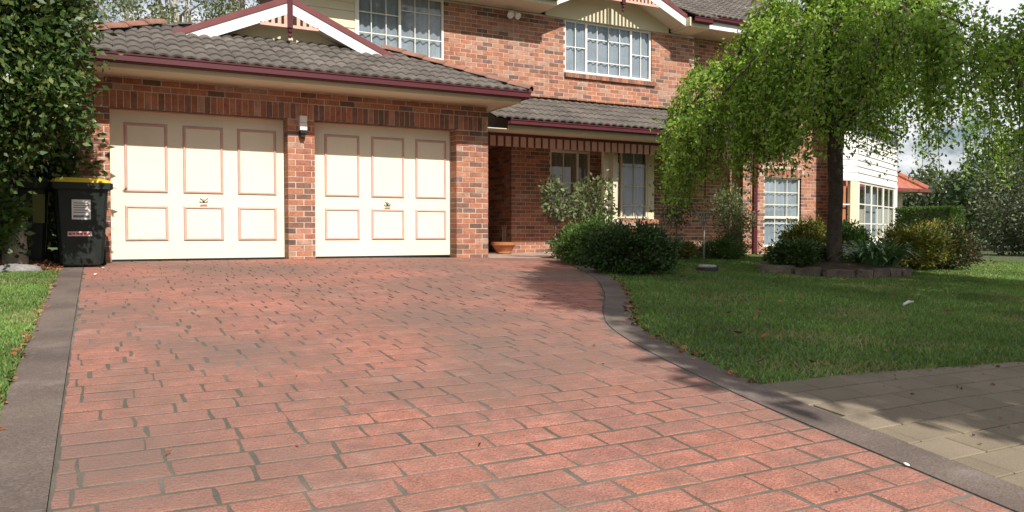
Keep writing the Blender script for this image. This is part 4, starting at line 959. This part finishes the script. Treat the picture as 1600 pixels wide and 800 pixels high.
def wheelie_bin(name, label, x, y, rot, lid_m, stickers):
    t = thing(name, label, 'bin', (x, y, gz(x, y)+.006)); t.rotation_euler = (0, 0, rot)
    def ringbox(b, rings):
        vs = []; k = 0
        for (hx, y0, y1, z, c) in rings:
            vs += [(-hx+c, y0, z), (hx-c, y0, z), (hx, y0+c, z), (hx, y1-c, z), (hx-c, y1, z), (-hx+c, y1, z), (-hx, y1-c, z), (-hx, y0+c, z)]
        n = len(rings); b.add(vs, [(r*8+i, r*8+(i+1) % 8, r*8+8+(i+1) % 8, r*8+8+i) for r in range(n-1) for i in range(8)]+[tuple(range(7, -1, -1)), tuple(8*(n-1)+i for i in range(8))])
    b = MB(); ringbox(b, [(.225, -.22, .20, .03, .03), (.235, -.235, .22, .10, .035), (.285, -.32, .30, .92, .04)]); b.build('body', M_bin, t)
    b = MB(); ringbox(b, [(.30, -.35, .33, .915, .03), (.335, -.365, .345, .93, .035), (.335, -.365, .345, 1.00, .035), (.32, -.35, .34, 1.003, .03)]); b.build('rim', M_bin, t)
    b = MB(); ringbox(b, [(.315, -.355, .36, 1.004, .03), (.31, -.35, .36, 1.03, .04), (.24, -.28, .32, 1.062, .06)]); b.box(-.2, .2, .345, .385, .98, 1.02); b.build('lid', lid_m, t)
    b = MB(); b.tube([(-.25, .37, .93), (-.25, .40, .95), (.25, .40, .95), (.25, .37, .93)], .016, 8); b.build('handle', M_bin, t)
    for s in (-1, 1):
        wv = MB(); vs = []; wv.tube([(s*.235, .20, .10), (s*.285, .20, .10)], .10, 16); wv.build('wheel', M_tyre, t)
    fy = lambda z: -.235-(z-.10)/.82*.085
    if stickers:
        z0, z1 = .565, .80; b = MB()
        def face(b, x0, x1, z0, z1, o, m=0): b.add([(x0, fy(z0)-o, z0), (x1, fy(z0)-o, z0), (x1, fy(z1)-o, z1), (x0, fy(z1)-o, z1), (x0, fy(z0)+.004, z0), (x1, fy(z0)+.004, z0), (x1, fy(z1)+.004, z1), (x0, fy(z1)+.004, z1)], [(0, 1, 2, 3), (1, 0, 4, 5), (2, 1, 5, 6), (3, 2, 6, 7), (0, 3, 7, 4)], m)
        face(b, -.105, .095, z0, z1, .002); lab = b.build('label_plate', M_label, t)
        b = MB()
        for k, (f0, f1) in enumerate(((.1, .86), (.08, .9), (.08, .78), (.1, .88), (.08, .7))): face(b, -.105+.2*f0, -.105+.2*f1, z1-.045-k*.028, z1-.035-k*.028, .0035)
        face(b, -.09, .08, z0+.022, z0+.05, .0035); b.build('print', M_print, lab)
        b = MB(); face(b, -.15, .105, .365, .42, .002); lab = b.build('label_strip', M_pinkprint, t); b = MB()
        for k in range(6): face(b, -.14+k*.04, -.14+k*.04+(.028 if k % 2 else .033), .378+(.006 if k % 3 else 0), .408, .0035)
        b.build('print', M_redprint, lab)
    else:
        b = MB(); zz0, zz1 = .52, .86; b.add([(.12, fy(zz0)-.003, zz0), (.24, fy(zz0)-.003, zz0), (.25, fy(zz1)-.003, zz1), (.12, fy(zz1)-.003, zz1)], [(0, 1, 2, 3)]); b.build('label_plate', M_olive, t)
    return t
wheelie_bin('wheelie_bin', 'dark green wheelie bin with yellow lid and white label beside the garage door', -.175, 11.0, R(4), M_yellow, True)
wheelie_bin('wheelie_bin', 'dark wheelie bin with an olive panel half hidden behind the yellow lidded bin', -.80, 11.22, R(2), M_bin, False)

def pot(label, x, y, r, h, m=M_pot, plant=False):
    t = thing('plant_pot', label, 'pot', (x, y, gz(x, y)+.012))
    b = MB(); b.lathe([(0, .0), (r*.55, 0), (r*.62, h*.12), (r*.6, h*.2), (r*.88, h*.7), (r*.93, h*.74), (r, h*.76), (r, h), (r*.9, h), (r*.85, h*.8), (0, h*.78)], 0, 0, 26); b.build('bowl', m, t, True).data.set_sharp_from_angle(angle=R(35))
    if plant:
        for k in range(3):
            b = MB(); b.tube([(.03*k-.03, 0, h*.7), (.03*k-.02, .01, h+.2), (.05*k-.04, 0, h+.36)], [.006, .005, .003], 5); b.build('twig', M_bark, t)
    return t
pot('terracotta bowl on a foot standing in the entry beside the garage corner', 7.35, 14.3, .26, .24, plant=True)
pot('wide terracotta bowl on the ground before the dark porch wall', 11.0, 13.3, .36, .30)

t = thing('drain_riser', 'round pale drain lid on a dark riser in the front lawn', 'drain', (7.82, 8.76, gz(7.82, 8.76)))
b = MB(); b.lathe([(.16, -.05), (.155, .06), (.13, .065), (0, .06)], 0, 0, 24); b.build('riser', M_pipe, t)
b = MB(); b.lathe([(.125, .06), (.128, .085), (.118, .094), (0, .096)], 0, 0, 24); b.build('lid', M_concrete, t)

# fallen leaves and petals on lawn, driveway and border
def litter(name, label_kind, X, Y, size, mats, asp=.55):
    n = len(X); P = np.stack([X, Y, gza(X, Y)+.012], 1); D = np.stack([rng.normal(size=n), rng.normal(size=n), rng.normal(.05, .15, n)], 1)
    leaves(name, P, D, size, mats, None, None, asp, kind='stuff')
n = 60; Y = rng.uniform(3.4, 11, n); X = np.interp(Y, yob[oo], xob[oo])+.05+rng.random(n)**1.3*7; 
P = np.stack([X, Y, gza(X, Y)+.045], 1); leaves('fallen_leaves', P, np.stack([rng.normal(size=n), rng.normal(size=n), rng.normal(0, .2, n)], 1), .07, [M_chip[2], M_chip[1], M_chip[0]], None, None, .4, kind='stuff')
n = 150; Y = rng.uniform(3.2, 8, n); X = np.interp(Y, yob[oo], xob[oo])+rng.normal(.01, .03, n); litter('border_litter', '', X, Y, .05, M_chip)
n = 120; Y = rng.uniform(3.5, 10.5, n); X = -.40+rng.normal(0, .02, n); litter('border_litter', '', X, Y, .045, M_chip)
n = 24; Y = rng.uniform(1.8, 11.5, n); X = rng.uniform(0, 3.0, n); litter('driveway_litter', '', X, Y, .03, [M_chip[1], M_chip[3]])
n = 26; Y = rng.uniform(1.6, 3.2, n); X = 3.2+rng.random(n)*2; litter('footpath_litter', '', X, Y, .03, [M_chip[1], M_chip[3]])
def petal(label, x, y, s):
    b = MB(); b.lathe([(0, .0), (s*.8, .004), (s, s*.5), (s*.55, s*.75), (0, s*.6)], 0, 0, 8); o = b.build('fallen_petal', M_petal, None, True); o.location = (x, y, gz(x, y)+.005); o.rotation_euler = (.3, .2, random.uniform(0, 6)); tag(o, label, 'petal')
petal('white petal lying on the border just right of the bin', .06, 10.55, .018)
petal('white petal on the driveway below the bin', -.02, 9.7, .018)
petal('pale blossom on the seam of the right hand driveway border', 2.84, 2.02, .014)
o = MB(); o.tube([(0, 0, .02), (.12, .03, .04), (.22, .05, .035)], [.012, .016, .006], 6); o = o.build('fallen_feather', M_petal); o.location = (7.1, 5.1, gz(7.1, 5.1)+.02); tag(o, 'pale curled strip of bark lying in the middle of the lawn', 'bark strip'); o.name = 'bark_strip'

# neighbour's house with red roof
t = thing('neighbour_house', 'neighbouring house with a red tiled hip roof behind the white bay', 'house', (24, 23, -.4))
b = MB(); b.box(-4, 3.4, -3.2, 5, -.1, 2.42); b.build('wall', M_cream, t)
b = MB(); e = 4.0; b.add([(-4.6, -3.8, 2.4), (4.0, -3.8, 2.4), (4.0, 5.6, 2.4), (-4.6, 5.6, 2.4), (-.3, .9, 5.9), (-.3, 1.0, 5.9)], [(0, 1, 4), (1, 2, 5, 4), (2, 3, 5), (3, 0, 4, 5), (3, 2, 1, 0)]); rf = b.build('roof', M_redroof, t)
b = MB(); b.box(-4.7, 4.1, -3.92, -3.80, 2.30, 2.42); b.box(4.0, 4.12, -3.80, 5.6, 2.30, 2.42); b.build('gutter', M_capping, t)
b = MB(); b.box(-4.6, 3.99, -3.79, 5.5, 2.33, 2.37); b.build('soffit', M_white, t)
b = MB(); b.box(1.2, 2.6, -3.23, -3.17, .9, 2.0); b.build('window', M_frame, t)
for k in range(9):
    s = k/9; b = MB(); p = np.array((4.0, -3.8, 2.43))*(1-s)+np.array((-.3, .9, 5.93))*s; q = np.array((4.0, -3.8, 2.43))*(1-s-.105)+np.array((-.3, .9, 5.93))*(s+.105)
    b.tube([p, q], [.13, .11], 8); b.build('ridge_cap', M_redroof, rf)

# dark car parked under the far trees
t = thing('parked_car', 'dark blue car parked in the shade under the trees at the far right', 'car', (29.5, 14.2, gz(30, 14)-.05)); t.rotation_euler = (0, 0, R(-20))
b = MB(); side = [(-2.1, .35), (-2.15, .75), (-1.95, .92), (-1.35, .98), (-.75, 1.42), (.75, 1.45), (1.35, 1.02), (2.0, .88), (2.15, .62), (2.1, .33)]
b.prism(side, 'y', -.82, .82); b.build('body', M_carpaint, t)
b = MB(); b.prism([(-1.22, 1.0), (-.72, 1.36), (.0, 1.38), (.0, 1.0)], 'y', -.83, .83); b.prism([(.06, 1.0), (.06, 1.38), (.68, 1.37), (1.15, 1.02)], 'y', -.83, .83); b.build('window', M_glass, t)
b = MB(); b.add([(-1.33, -.72, 1.0), (-1.33, .72, 1.0), (-.78, .66, 1.40), (-.78, -.66, 1.40)], [(0, 1, 2, 3)]); b.build('windscreen', M_glass, t)
for sx in (-1.3, 1.3):
    for sy in (-.8, .8):
        b = MB(); b.tube([(sx, sy-.1, .32), (sx, sy+.1, .32)], .32, 18); wv = b.build('wheel', M_tyre, t); b = MB(); b.tube([(sx, sy-.11, .32), (sx, sy+.11, .32)], .19, 14); b.build('rim', M_steel, wv)
for sy in (-.6, .6):
    b = MB(); b.box(-2.17, -2.05, sy-.16, sy+.16, .62, .76); b.build('headlight', M_label, t)
    b = MB(); b.box(2.0, 2.14, sy-.15, sy+.15, .66, .82); b.build('tail_lamp', M_tail, t)
